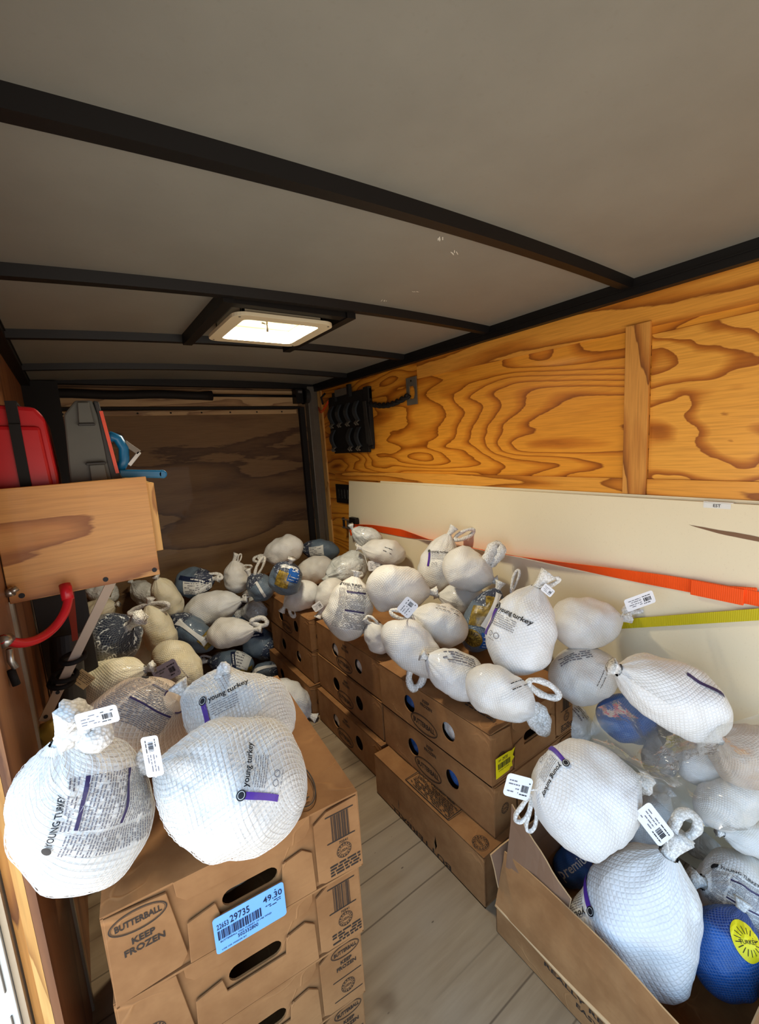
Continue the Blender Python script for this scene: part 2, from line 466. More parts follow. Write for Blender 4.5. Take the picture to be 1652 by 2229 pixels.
M['tape_red'] = plain('orange_red_stripe', rgb(230,92,70), .3)
M['kraft'] = plain('kraft_tag_paper', rgb(206,180,132), .8)
M['brace_wood'] = plain('pale_sanded_wood', rgb(206,184,160), .6, vary=.1, scale=12)

def m_web(name, col):
    k = NT(name); co = k.coord()
    w = k.n('ShaderNodeTexWave', wave_type='BANDS', bands_direction='Y'); w.inputs['Scale'].default_value = 60; k.link(co, w.inputs['Vector'])
    k.bump(w.outputs['Fac'], .4, .001)
    k.set(k.mix(w.outputs['Fac'], tuple(x * .86 for x in col[:3]) + (1,), col), .6, 0, .3); return k.m
M['orange_web'] = m_web('orange_strap_webbing', rgb(250,86,14))
M['yellow_web'] = m_web('yellow_strap_webbing', rgb(196,180,20))

def m_panel():
    k = NT('cream_painted_board'); co = k.coord()
    f = k.noise(co, 3, 3); sp = k.noise(co, 160, 2)
    c = k.mix(f, rgb(226,212,180), rgb(234,222,192))
    c = k.mix(k.smooth(sp, .6, .75, 0, .15), c, rgb(190,172,136))
    return k.set(c, .55, 0, .35)
M['cream'] = m_panel()

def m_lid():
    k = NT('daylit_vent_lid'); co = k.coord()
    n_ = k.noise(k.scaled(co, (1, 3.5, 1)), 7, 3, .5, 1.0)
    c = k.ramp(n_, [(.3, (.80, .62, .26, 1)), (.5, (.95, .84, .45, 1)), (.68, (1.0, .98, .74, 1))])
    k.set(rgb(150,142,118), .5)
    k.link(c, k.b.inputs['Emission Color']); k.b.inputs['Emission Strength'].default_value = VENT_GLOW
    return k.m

M['lid'] = m_lid()
M['vent_frame'] = plain('cream_vent_frame', rgb(226,216,186), .45, vary=.03)
TURKEYS = [
  ([-0.065,0.841,-0.576],[-0.078,-0.014,0.997],[-0.799,0.599,-0.054],0.272,0.195,'W',1.0,[['back',0.031,-0.084,0.039,0.749,-0.635,-0.189,0.109,0.145]],[[0.139,-0.012,-0.001,0.001,-0.056,-0.003,0.057,0.002,-0.012]],[[0.182,-0.084,0.017,0.009,-0.067,-0.005,0.026,0.004,-0.005]], 'big white turkey with a grey print panel, against the door post on the near stack'),
  ([0.158,0.752,-0.593],[-0.784,0.504,0.362],[-0.54,-0.841,0.0],0.274,0.207,'W',0.5,[['front',-0.044,0.06,0.082,-0.052,-0.126,0.991,0.065,0.065]],[],[[0.129,0.082,0.09,0.029,-0.01,0.056,0.024,-0.0,-0.013]], 'bright white young turkey at the box edge above the blue price label'),
  ([0.029,1.096,-0.61],[-0.639,0.556,-0.532],[-0.656,-0.755,0.0],0.28,0.212,'T',0.4,[['back',-0.12,0.033,0.042,-0.337,0.009,-0.942,0.13,0.11]],[],[], 'tan tinted netted turkey with a fine print panel, lying behind the two front turkeys'),
  ([0.228,0.924,-0.564],[-0.764,0.499,0.41],[-0.547,-0.837,0.0],0.255,0.17,'W',0.4,[['front',0.037,0.067,0.042,-0.667,-0.038,0.744,0.071,0.066]],[[0.065,-0.003,0.064,-0.005,-0.003,0.028,0.028,-0.003,0.005]],[], 'white young turkey with purple stripe, behind the bright turkey above the blue price label'),
  ([0.779,2.105,-1.335],[0.587,-0.523,-0.618],[0.665,0.747,-0.0],0.275,0.201,'W',0.6,[],[[0.095,-0.004,-0.018,0.054,0.005,0.025,-0.017,0.007,0.035]],[], 'white turkey down on the plywood floor between the two rows'),
  ([0.008,1.669,-0.736],[0.86,-0.438,0.262],[0.454,0.891,-0.0],0.233,0.164,'K',0.4,[],[],[], 'cream netted turkey below the hanging paper tag, beside the dark printed bag'),
  ([0.274,2.116,-0.955],[0.428,-0.632,-0.646],[0.828,0.561,-0.0],0.287,0.19,'K',0.5,[],[],[[0.013,-0.109,0.06,0.043,0.045,0.098,-0.07,-0.001,0.031]], 'cream netted turkey with a lilac paper tag on its side'),
  ([0.173,2.641,-1.062],[-0.584,0.612,0.533],[-0.723,-0.69,0.0],0.206,0.18,'K',0.4,[],[],[], 'small cream turkey tucked between the dark printed bag and the one with lilac tag'),
  ([0.009,1.864,-0.668],[0.577,-0.617,0.535],[0.73,0.683,-0.0],0.275,0.23,'D',0.9,[['frozen',0.053,-0.086,-0.059,0.889,0.231,-0.395,0.121,0.048]],[],[], 'dark grey bag printed keep frozen in white script, beside the wooden brace'),
  ([0.255,2.503,-0.9],[-0.195,0.208,0.958],[-0.768,0.576,-0.281],0.291,0.17,'K',0.8,[],[[0.141,0.105,0.009,-0.031,-0.221,-0.015,0.072,-0.01,-0.007]],[], 'cream turkey with a long flat net loop lying across its top'),
  ([0.438,2.617,-1.005],[-0.534,0.498,0.683],[-0.682,-0.731,0.0],0.308,0.171,'P',0.4,[['gold',-0.106,0.029,0.056,-0.996,-0.018,0.085,0.079,0.095],['white',-0.099,-0.005,0.066,-0.996,-0.018,0.085,0.032,0.133],['band',-0.01,0.068,0.051,-0.999,-0.007,0.034,0.259,0.018]],[],[], 'grey blue bag with white band and gold picture, beside the flat looped cream turkey'),
  ([0.6,2.419,-0.996],[0.775,-0.621,0.121],[0.625,0.78,-0.0],0.278,0.17,'W',0.7,[],[[0.134,0.006,0.048,0.089,0.004,-0.025,0.017,0.011,0.064]],[], 'white turkey with a round open net loop, lying above the two blue bags'),
  ([0.586,2.726,-0.929],[0.823,-0.534,0.193],[0.544,0.839,-0.0],0.372,0.195,'W',0.6,[],[[0.199,0.003,0.02,0.062,-0.001,-0.005,0.002,0.004,0.028]],[], 'long white wrinkled turkey lying in front of the cluster by the rear ramp'),
  ([0.79,2.92,-1.069],[0.529,-0.211,0.822],[0.371,0.929,-0.0],0.187,0.153,'P',0.4,[['white',0.042,-0.065,-0.017,0.819,-0.154,-0.552,0.105,0.049]],[],[], 'blue bag with a white strip, half hidden behind the long wrinkled turkey'),
  ([0.349,2.75,-0.813],[-0.284,-0.244,0.927],[-0.797,0.598,-0.087],0.301,0.162,'K',0.3,[],[],[], 'cream turkey with gathered net facing outward, under the big blue label bag'),
  ([0.263,2.997,-0.822],[-0.534,0.498,0.683],[-0.682,-0.731,0.0],0.205,0.15,'C',0.3,[],[],[], 'turkey in cloudy film behind the gathered net turkey'),
  ([0.534,2.878,-0.788],[0.774,-0.614,0.155],[0.621,0.784,-0.0],0.254,0.196,'P',0.5,[['white',0.059,-0.081,-0.021,0.962,0.047,-0.268,0.158,0.074],['navy',0.056,-0.079,0.033,0.947,0.038,-0.318,0.186,0.025]],[[0.095,0.001,0.029,0.092,0.003,-0.035,0.018,0.009,0.048]],[], 'blue bag with white table label and dark stripe, highest at the rear left'),
  ([0.771,2.785,-0.787],[-0.003,0.187,0.982],[-0.795,0.596,-0.116],0.212,0.17,'W',0.9,[],[[0.05,-0.024,-0.001,0.0,-0.089,-0.005,0.042,0.0,0.0],[0.081,-0.023,-0.001,0.065,-0.03,-0.002,0.011,0.024,0.001]],[], 'small white turkey with two upright net ears, before the rear ramp'),
  ([0.842,2.559,-0.816],[-0.507,0.29,0.811],[-0.497,-0.868,0.0],0.189,0.163,'P',0.7,[['band',-0.008,0.079,0.018,-0.975,0.175,-0.135,0.11,0.014]],[[0.069,0.004,0.025,0.056,-0.012,0.122,0.045,-0.008,-0.022]],[], 'blue bag with upright twisted loop, at the end of the box row'),
  ([0.879,2.785,-1.289],[0.571,-0.692,-0.441],[0.771,0.636,-0.0],0.275,0.206,'P',0.7,[['navy',-0.044,-0.062,0.08,0.72,0.3,0.626,0.116,0.03]],[[0.094,0.001,0.034,0.136,0.038,0.048,-0.015,0.007,0.037]],[], 'navy bag with swirling white script and a loop reaching the boxes'),
  ([0.67,2.782,-1.349],[-0.799,0.582,0.15],[-0.588,-0.809,0.0],0.303,0.169,'P',0.6,[['white',-0.087,0.043,0.057,-0.993,0.019,-0.12,0.106,0.1],['gold',-0.107,0.058,-0.016,-0.996,0.013,-0.086,0.118,0.047],['navy',-0.033,0.058,0.06,-0.225,0.151,-0.963,0.1,0.026]],[[0.126,-0.003,0.022,0.084,0.001,-0.004,-0.003,0.007,-0.047]],[], 'grey blue bag with white barcode label, lying behind the white young turkey with purple stripe'),
  ([0.83,2.58,-1.383],[0.827,-0.552,0.108],[0.555,0.832,-0.0],0.186,0.133,'P',0.6,[['band',0.02,-0.04,0.05,0.985,0.027,0.172,0.173,0.017]],[[0.069,0.008,0.053,0.12,0.009,0.055,-0.011,0.004,0.024]],[], 'navy bag low beside the boxes under the swirling script bag'),
  ([0.042,3.005,-0.761],[-0.718,0.572,0.398],[-0.623,-0.782,0.0],0.204,0.13,'C',0.3,[['gold',-0.057,0.038,0.042,-0.0,-0.167,0.986,0.054,0.043]],[],[], 'turkey in clear film under the wooden shelf, next to the ramp'),
  ([0.004,2.902,-0.841],[0.814,-0.511,0.277],[0.532,0.847,-0.0],0.221,0.137,'K',0.3,[],[],[], 'pale turkey directly behind the wooden brace'),
  ([-0.056,3.016,-0.942],[-0.534,0.498,0.683],[-0.682,-0.731,0.0],0.178,0.121,'K',0.3,[],[],[], 'small pale turkey behind the hanging red strap'),
  ([0.914,3.008,-1.03],[0.529,-0.211,0.822],[0.371,0.929,-0.0],0.127,0.142,'W',0.3,[],[],[], 'tiny round white turkey seen between the upright ears turkey and the box row'),
  ([0.859,2.767,-1.038],[0.236,0.228,0.945],[-0.799,0.599,0.055],0.151,0.153,'C',0.3,[],[],[], 'cloudy white turkey wedged against the end box of the far column'),
  ([1.088,2.739,-0.664],[-0.814,0.511,-0.277],[-0.532,-0.847,0.0],0.281,0.18,'W',0.6,[],[[0.118,0.001,-0.007,0.098,-0.003,0.017,0.011,0.01,-0.06]],[], 'smooth white turkey topping the far heap against the ramp'),
  ([1.384,2.785,-0.726],[-0.799,0.582,0.15],[-0.588,-0.809,0.0],0.285,0.152,'P',0.4,[['white',0.019,0.074,0.007,-0.974,-0.035,0.222,0.104,0.059]],[[-0.012,0.003,-0.019,-0.129,-0.005,0.034,0.01,-0.006,0.038]],[], 'dark filmed turkey with a white barcode sticker, in the far corner below the post'),
  ([0.858,2.167,-0.678],[0.194,-0.385,0.902],[-0.736,0.552,0.393],0.197,0.166,'P',0.4,[['gold',0.031,0.004,0.077,0.0,-1.0,0.027,0.072,0.081],['blue',0.06,-0.044,0.045,0.195,-0.98,-0.044,0.063,0.072],['white',0.089,-0.01,0.026,0.275,-0.959,-0.074,0.097,0.024]],[],[], 'bag with gold picture and bright blue block, on the far end of the box row'),
  ([1.241,2.598,-0.808],[-0.823,0.534,-0.193],[-0.544,-0.839,0.0],0.27,0.178,'W',0.5,[],[[0.105,0.003,-0.02,0.071,0.016,-0.1,-0.066,0.007,-0.046]],[], 'white turkey with net tail hanging down, on the far boxes'),
  ([1.255,2.182,-0.712],[-0.975,0.12,-0.186],[-0.122,-0.993,0.0],0.276,0.19,'C',0.4,[],[[0.027,0.051,0.011,-0.071,0.049,-0.054,-0.028,0.003,0.039]],[], 'pale greenish filmed turkey beside the white one with hanging tail'),
  ([0.957,2.213,-0.819],[-0.776,0.455,-0.437],[-0.506,-0.863,0.0],0.219,0.15,'W',0.7,[],[[0.08,0.002,-0.014,0.012,0.011,-0.066,-0.051,0.002,-0.009]],[], 'white turkey with knotted tail over the edge of the farthest box'),
  ([1.06,2.058,-0.801],[-0.739,-0.223,-0.635],[0.289,-0.957,0.0],0.207,0.167,'W',0.6,[],[[0.05,0.016,0.028,0.063,-0.017,-0.035,-0.007,0.037,-0.032]],[[0.099,0.007,0.048,-0.042,0.033,0.001,-0.015,-0.02,0.033]], 'white turkey with small barcode tag, next to the knotted tail one'),
  ([0.925,1.616,-0.715],[0.328,0.058,0.943],[-0.778,0.583,0.234],0.288,0.195,'W',0.35,[['back',0.027,-0.0,0.094,0.035,-0.999,0.002,0.121,0.192]],[],[], 'upright white turkey with a printed nutrition table, on the edge of the middle column'),
  ([1.076,1.453,-0.617],[0.849,-0.464,-0.254],[0.48,0.877,-0.0],0.28,0.2,'W',0.5,[],[[0.064,0.007,-0.034,0.042,-0.002,0.03,-0.039,0.012,0.055]],[], 'large plain white turkey lying high in the middle of the heap'),
  ([1.427,2.209,-0.567],[-0.723,0.394,0.567],[-0.478,-0.878,0.0],0.219,0.136,'C',0.8,[],[[0.044,0.016,-0.067,-0.127,0.019,0.043,0.014,-0.005,0.043]],[], 'white film bundle directly beneath the ratchet of the orange strap'),
  ([1.397,1.999,-0.613],[-0.778,0.583,0.235],[-0.599,-0.8,0.0],0.259,0.153,'W',0.5,[['small',-0.019,0.069,0.032,-0.966,0.041,-0.256,0.051,0.026]],[],[[0.024,0.051,-0.07,-0.106,-0.004,0.026,0.014,-0.009,0.055]], 'white turkey leaning on the cream panel below the orange strap, small print on it'),
  ([1.416,1.56,-0.604],[0.385,-0.094,0.918],[-0.743,0.558,0.369],0.306,0.189,'W',0.8,[['front',0.033,0.045,0.079,0.225,-0.974,0.021,0.075,0.101]],[[0.142,-0.038,0.001,0.075,-0.08,0.002,0.04,0.037,-0.001]],[], 'upright young turkey whose net loop crosses the orange strap'),
  ([1.381,1.332,-0.578],[0.51,-0.751,-0.419],[0.827,0.562,-0.0],0.235,0.189,'W',0.3,[],[[0.066,0.007,0.067,0.015,0.03,0.083,-0.077,-0.016,0.02]],[], 'round white turkey just below the orange strap, clear net loop on its side'),
  ([1.403,1.39,-0.742],[-0.778,0.583,0.235],[-0.599,-0.8,0.0],0.228,0.148,'W',0.3,[],[],[], 'bluish white turkey supporting the round one below the strap'),
  ([1.112,1.233,-0.723],[-0.666,0.64,0.383],[-0.693,-0.721,0.0],0.232,0.165,'W',0.4,[['small',-0.005,0.034,0.075,-0.986,-0.056,-0.154,0.098,0.018]],[[0.104,0.002,-0.015,0.103,0.011,-0.007,-0.004,0.009,-0.043]],[[0.151,0.14,0.073,-0.022,-0.014,0.059,0.054,0.001,0.02]], 'smooth white turkey with open loop and tag, in front of the gold picture bag'),
  ([1.328,1.201,-0.761],[0.472,-0.163,0.867],[0.327,0.945,-0.0],0.288,0.168,'P',0.6,[['gold',0.017,-0.05,0.065,0.259,-0.296,-0.919,0.067,0.082],['gold',0.063,-0.071,0.018,0.259,-0.296,-0.919,0.075,0.116],['badge',-0.079,-0.054,0.05,0.423,-0.278,-0.863,0.075,0.075],['blue',-0.061,-0.078,-0.007,0.342,-0.288,-0.894,0.06,0.075],['band',0.078,-0.062,0.027,0.999,-0.016,-0.05,0.169,0.017]],[[0.155,-0.017,-0.054,0.106,0.004,0.012,-0.004,0.009,0.029]],[], 'grey bag with gold pictures and white band, behind the upright young turkey'),
  ([1.136,0.866,-0.637],[0.335,-0.164,0.928],[-0.744,0.558,0.367],0.307,0.212,'W',0.9,[['front',0.017,0.095,0.042,-0.035,-0.999,0.024,0.106,0.115]],[[0.16,-0.005,-0.0,0.042,-0.059,-0.002,0.032,0.023,-0.003]],[[0.159,-0.025,0.03,-0.015,-0.038,0.002,0.025,-0.01,-0.002]], 'tall upright young turkey with purple stripe, standing in the middle of the heap'),
  ([1.397,0.79,-0.666],[0.87,-0.493,0.008],[0.493,0.87,-0.0],0.258,0.171,'W',0.5,[],[[0.147,0.003,0.027,0.112,-0.004,0.035,-0.017,0.01,0.055]],[[0.109,-0.123,0.114,0.094,-0.004,0.026,-0.011,0.007,0.039]], 'white turkey lying against the cream panel beside the yellow strap'),
  ([0.951,1.209,-0.768],[0.504,-0.577,-0.642],[0.753,0.658,-0.0],0.288,0.165,'W',1.0,[],[[0.039,-0.009,0.002,0.049,-0.028,-0.113,0.075,0.015,0.029],[0.046,-0.005,0.012,0.113,0.011,0.003,-0.004,0.018,0.066]],[], 'white turkey with tied tail and hanging loop over the middle boxes'),
  ([0.97,1.477,-0.819],[-0.379,0.218,0.899],[-0.499,-0.867,0.0],0.153,0.109,'W',0.6,[],[[0.056,0.004,0.031,0.05,-0.009,-0.029,-0.017,0.003,-0.031]],[], 'small ball shaped white turkey with frayed net bow, at the edge of the boxes'),
  ([0.983,1.022,-0.802],[-0.635,0.543,0.549],[-0.65,-0.76,0.0],0.229,0.16,'W',0.3,[['lines',0.028,0.022,0.073,-0.927,-0.069,0.368,0.115,0.04]],[],[], 'bluish white turkey with faint print across its top, on the nearest top box'),
  ([0.978,0.823,-0.78],[0.602,-0.619,-0.504],[0.717,0.697,-0.0],0.23,0.151,'W',0.5,[['small',0.02,-0.028,0.068,0.6,0.234,0.765,0.068,0.019]],[[0.103,0.002,0.011,0.056,-0.005,-0.042,0.039,0.015,0.049],[0.053,0.012,0.073,0.106,0.01,0.003,-0.003,0.013,0.057]],[], 'white turkey with ring shaped loop hanging over the corner of the nearest top box'),
  ([1.324,0.752,-0.82],[0.572,-0.758,0.312],[0.798,0.602,-0.0],0.241,0.169,'W',0.4,[['lines',-0.009,-0.021,0.081,0.77,0.25,-0.587,0.108,0.028],['small',0.052,-0.072,0.017,0.72,0.295,0.628,0.053,0.015]],[],[], 'round white turkey between the tall upright one and the long one'),
  ([1.257,0.464,-0.73],[-0.679,0.56,0.475],[-0.636,-0.772,0.0],0.325,0.191,'W',0.3,[['bar',-0.015,0.055,0.078,-0.956,0.051,-0.288,0.095,0.01]],[],[], 'very long white turkey stretched across the heap beside the cream panel'),
  ([1.43,0.859,-1.1],[-0.003,0.187,0.982],[-0.795,0.596,-0.116],0.157,0.147,'C',0.3,[['lines',0.056,-0.021,0.042,-1.0,-0.0,0.0,0.048,0.038]],[],[], 'bluish turkey in clear film squeezed behind the big round one'),
  ([1.402,0.636,-0.962],[0.751,-0.579,-0.317],[0.611,0.792,-0.0],0.23,0.142,'B',0.8,[],[[0.145,-0.003,-0.02,0.083,0.006,0.038,-0.022,0.008,0.047]],[], 'blue printed bag under crinkled clear plastic'),
  ([1.361,0.523,-0.997],[0.529,-0.211,0.822],[0.371,0.929,-0.0],0.151,0.102,'D',0.4,[],[],[], 'dark netted turkey deep below the blue printed bag'),
  ([0.991,0.557,-0.951],[0.869,-0.461,0.179],[0.468,0.884,-0.0],0.289,0.24,'W',0.4,[['front',-0.078,0.011,0.105,-0.087,-0.164,-0.983,0.075,0.075]],[[-0.134,0.029,0.023,-0.062,-0.006,-0.067,0.027,-0.007,-0.024],[-0.128,0.026,0.013,-0.043,-0.012,-0.091,0.031,-0.005,-0.014]],[[-0.172,0.011,0.076,0.06,-0.011,-0.033,0.03,0.006,0.052]], 'large round young turkey above the open box, white loop and tag hanging from its side'),
  ([1.033,0.436,-1.248],[0.303,-0.206,0.93],[-0.744,0.558,0.366],0.385,0.254,'W',0.8,[['front',-0.04,0.122,-0.029,-0.403,-0.912,0.076,0.088,0.091]],[[0.22,-0.0,-0.004,0.089,-0.033,-0.012,0.026,0.072,-0.005]],[[0.272,0.082,0.017,-0.058,-0.086,0.01,0.041,-0.028,-0.005]], 'biggest egg shaped young turkey, standing in the open box'),
  ([1.348,0.31,-1.302],[-0.718,0.572,0.398],[-0.623,-0.782,0.0],0.225,0.201,'W',0.4,[['back',0.071,0.063,0.039,-0.99,0.023,-0.137,0.133,0.108]],[],[], 'white turkey with print panel beside the biggest one in the open box'),
  ([1.181,0.292,-1.324],[0.619,-0.067,0.783],[0.108,0.994,-0.0],0.208,0.151,'B',0.3,[['badge',0.059,-0.041,0.043,0.492,-0.485,-0.723,0.067,0.078]],[],[], 'bright blue turkey bag with yellow badge, low in the open box'),
  ([1.424,0.308,-1.167],[-0.778,0.583,0.235],[-0.599,-0.8,0.0],0.174,0.09,'W',0.3,[],[],[], 'bluish white turkey at the edge of the sheet of clear plastic'),
  ([1.385,0.563,-1.272],[0.801,-0.237,0.549],[0.284,0.959,-0.0],0.199,0.117,'W',0.3,[],[],[], 'white turkey hidden behind the white loop of the biggest one'),
  ([1.507,0.447,-1.354],[-0.003,0.187,0.982],[-0.795,0.596,-0.116],0.091,0.105,'C',0.4,[],[],[], "crumpled film turkey next to the biggest one's net loop"),
  ([1.153,0.687,-1.39],[0.529,-0.211,0.822],[0.371,0.929,-0.0],0.148,0.108,'B',0.3,[['premium',0.023,-0.033,0.038,0.94,-0.092,-0.329,0.116,0.038]],[],[], 'bright blue bag with white script under the large round turkey, inside the cardboard flap'),
  ([1.401,0.336,-0.905],[-0.635,0.543,0.549],[-0.65,-0.76,0.0],0.152,0.174,'T',0.3,[],[],[], 'tan turkey inside the sheet of clear plastic by the panel'),
  ([1.436,0.449,-1.022],[0.141,0.089,0.986],[-0.799,0.599,0.06],0.136,0.125,'W',0.3,[],[],[], 'white turkey inside the sheet of clear plastic, beside the dark netted one'),
  ([1.399,0.358,-1.07],[0.814,-0.511,0.277],[0.532,0.847,-0.0],0.208,0.13,'W',0.3,[],[],[], 'white turkey deep under the sheet of clear plastic'),
]
PLASTIC_NET = [[[1.179,0.63,-0.817],[1.293,0.578,-0.803],[1.355,0.5,-0.858],[1.308,0.437,-0.847],[1.26,0.361,-0.771],[1.322,0.279,-0.717]],[[1.101,0.6,-0.869],[1.162,0.527,-0.9],[1.216,0.468,-0.891],[1.212,0.402,-0.863],[1.2,0.322,-0.808],[1.255,0.25,-0.792]],[[1.095,0.479,-0.88],[1.125,0.43,-0.901],[1.139,0.394,-0.911],[1.151,0.348,-0.912],[1.161,0.298,-0.882],[1.215,0.229,-0.853]],[[1.078,0.463,-0.898],[1.104,0.41,-0.955],[1.105,0.359,-0.957],[1.118,0.326,-0.952],[1.148,0.282,-0.947],[1.189,0.212,-0.908]]]
# ------------------------------------------------------------ the trailer itself
FZ, LX, RX, BY = -1.45, -.16, 1.63, 3.14
XM = (LX + RX) / 2
def roof(x): return .500 - .033 * (x - .93) ** 2

b = MB(); b.box((-.25, -.8, FZ - .04), (1.7, 3.2, FZ), M['floor']); struct(b.build('floor'), 'worn grey plywood floor of the trailer', 'floor')

b = MB(); nx = 24; vs = []
for y in (-.8, 3.2):
    for dz in (0, .03):
        for i in range(nx + 1):
            x = -.25 + 1.95 * i / nx; vs.append((x, y, roof(x) + dz))
n1 = nx + 1; fs = []
for i in range(nx):
    fs += [(i, i+1, 2*n1+i+1, 2*n1+i), (n1+i, 3*n1+i, 3*n1+i+1, n1+i+1)]
b.add(vs, fs, M['ceiling']); struct(b.build('ceiling', smooth=False, fix=False), 'dull grey metal roof sheet', 'ceiling')

ceil_o = bpy.data.objects['ceiling']; rr = random.Random(8)
for (x, y, L_, a) in ((.93, .90, .05, .6), (.84, .86, .03, .9), (1.02, 1.18, .022, .3), (.98, 1.30, .03, 1.2)):
    b = MB()
    for k in range(4):
        px, py = x + rr.uniform(-.012, .012), y + rr.uniform(-.008, .008); q = a + rr.uniform(-.2, .2); l = L_ * rr.uniform(.25, .6); w_ = .0012
        c_, s__ = cos(q), sin(q); pts_ = [(px - c_*l/2 - s__*w_, py - s__*l/2 + c_*w_), (px + c_*l/2 - s__*w_, py + s__*l/2 + c_*w_), (px + c_*l/2 + s__*w_, py + s__*l/2 - c_*w_), (px - c_*l/2 + s__*w_, py - s__*l/2 - c_*w_)]
        b.add([(u, v, roof(u) - .0014) for u, v in pts_], [(0, 1, 2, 3)], M['white_alu'])
    b.build('scuff_mark', ceil_o)

# right wall: structural sheet with the plywood skins and strips as trims
b = MB(); b.box((RX, -.8, FZ), (RX + .03, BY, .50), M['ply_right']); struct(b.build('wall_right'), 'golden plywood side wall with wavy grain', 'wall')
b = MB(); b.box((RX - .004, -.8, -.24), (RX + .001, .70, .30), M['ply_bold']); struct(b.build('trim_1'), 'boldly grained plywood sheet at the near end of the wall', 'wall panel')
b = MB(); b.box((RX - .016, .703, -.232), (RX - .003, .781, .343), M['ply_batten']); struct(b.build('trim_2', bevel=.001), 'vertical wooden batten over the plywood joint', 'batten')
b = MB(); b.box((RX - .010, .782, -.235), (RX + .001, 2.9, -.178), M['ply_strip']); struct(b.build('trim_3', bevel=.001), 'wooden strip along the bottom of the plywood, behind the batten', 'strip')
b = MB(); b.box((RX - .010, -.8, -.235), (RX + .001, .702, -.178), M['ply_strip']); struct(b.build('trim_4', bevel=.001), 'wooden strip along the bottom of the boldly grained sheet', 'strip')
b = MB()
b.add([(RX-.003,-.8,.302),(RX-.003,1.9,.345),(RX-.003,1.9,.432),(RX-.003,-.8,.432),(RX+.001,-.8,.302),(RX+.001,1.9,.345),(RX+.001,1.9,.432),(RX+.001,-.8,.432)],
      [(0,1,2,3),(4,7,6,5),(0,4,5,1),(1,5,6,2),(2,6,7,3),(3,7,4,0)], M['ply_strip'])
struct(b.build('trim_5'), 'straight grained ply strip below the roof rail', 'strip')
# left wall, ending at the side door
b = MB(); b.box((-.25, -.83, FZ), (.05, -.8, .52), M['ply_left']); b.box((1.45, -.83, FZ), (1.7, -.8, .52), M['ply_left']); b.box((.05, -.83, -.14), (1.45, -.8, .52), M['ply_left']); struct(b.build('wall_front'), 'unseen plywood front wall with an opening added for light', 'wall')  # unseen wall added to cut light, its opening made to let some in
b = MB(); b.box((LX - .05, -.8, .02), (LX, DOOR_Y, .50), M['ply_left']); struct(b.build('trim_23'), 'unseen header over the side door, added to shade the roof', 'header')  # unseen, added and set low to keep door light off the roof
b = MB(); b.box((LX - .012, DOOR_Y, FZ), (LX, BY, .50), M['ply_left']); struct(b.build('wall_left'), 'reddish plywood side wall', 'wall')
b = MB(); b.box((LX - .026, DOOR_Y, FZ), (LX - .0125, DOOR_Y + .02, .5), M['pine_edge']); struct(b.build('trim_6'), 'pale sawn edge of the plywood at the side door', 'door jamb')
b = MB(); b.box((LX - .040, DOOR_Y + .012, FZ), (LX - .0265, BY, .5), M['ply_batten']); struct(b.build('trim_7'), 'brown wooden stud behind the plywood edge at the side door', 'door jamb')
b = MB(); b.box((LX - .052, DOOR_Y - .004, FZ - .3), (LX - .043, DOOR_Y + .05, .5), M['alu']); struct(b.build('trim_8'), 'tan aluminium channel of the side door frame', 'door frame')
b = MB(); b.box((LX - .17, DOOR_Y - .012, FZ - .3), (LX - .053, DOOR_Y + .05, .5), M['white_alu'])
for z in np.arange(-1.7, .4, .16): b.box((LX - .064, DOOR_Y - .015, z), (LX - .061, DOOR_Y - .011, z + .11), M['grey_steel'])
struct(b.build('door_1', bevel=.002), 'white painted frame of the side door', 'door frame')
b = MB(); b.box((LX, 1.272, FZ), (LX + .006, 1.292, -.30), M['alu']); struct(b.build('trim_9'), 'thin light strip down the reddish plywood under the shelf', 'strip')
# back wall: ramp door with strips
b = MB(); b.box((-.2, BY, FZ), (1.66, BY + .03, .53), M['ply_back']); struct(b.build('wall_back'), 'dark weathered plywood ramp door', 'wall')
b = MB(); b.box((-.14, BY - .02, .33), (1.47, BY + .001, .44), M['pine_strip']); struct(b.build('trim_10', bevel=.002), 'pale board above the ramp door behind the black spring tube', 'strip')
b = MB(); b.box((-.14, BY - .03, .272), (1.45, BY + .001, .302), M['pine_strip'])
for x in np.arange(.0, 1.45, .19): b.tube([(x, BY - .0305, .287), (x, BY - .033, .287)], .006, M['rubber'])
struct(b.build('trim_11', bevel=.002), 'narrow pale strip with dark screws along the top of the ramp door', 'strip')
b = MB(); b.box((-.16, BY - .028, .310), (1.49, BY + .001, .324), M['rubber']); b.box((1.475, BY - .034, FZ), (1.515, BY + .001, .32), M['rubber'])
struct(b.build('trim_12'), 'black rubber seal around the ramp door', 'seal')
b = MB(); b.box((1.54, BY - .06, FZ), (RX, BY + .001, .47), M['grey_steel']); struct(b.build('trim_13', bevel=.003), 'grey steel corner post beside the ramp door', 'post')
b = MB(); b.box((RX - .012, 3.02, FZ), (RX + .001, 3.078, .432), M['pine_edge']); struct(b.build('trim_14', bevel=.001), 'narrow upright wooden edge next to the corner post', 'strip')
b = MB(); b.box((LX, BY - .10, -.2), (LX + .16, BY, .46), M['black_steel']); struct(b.build('trim_15'), 'black steel corner at the far end of the shelf', 'post')
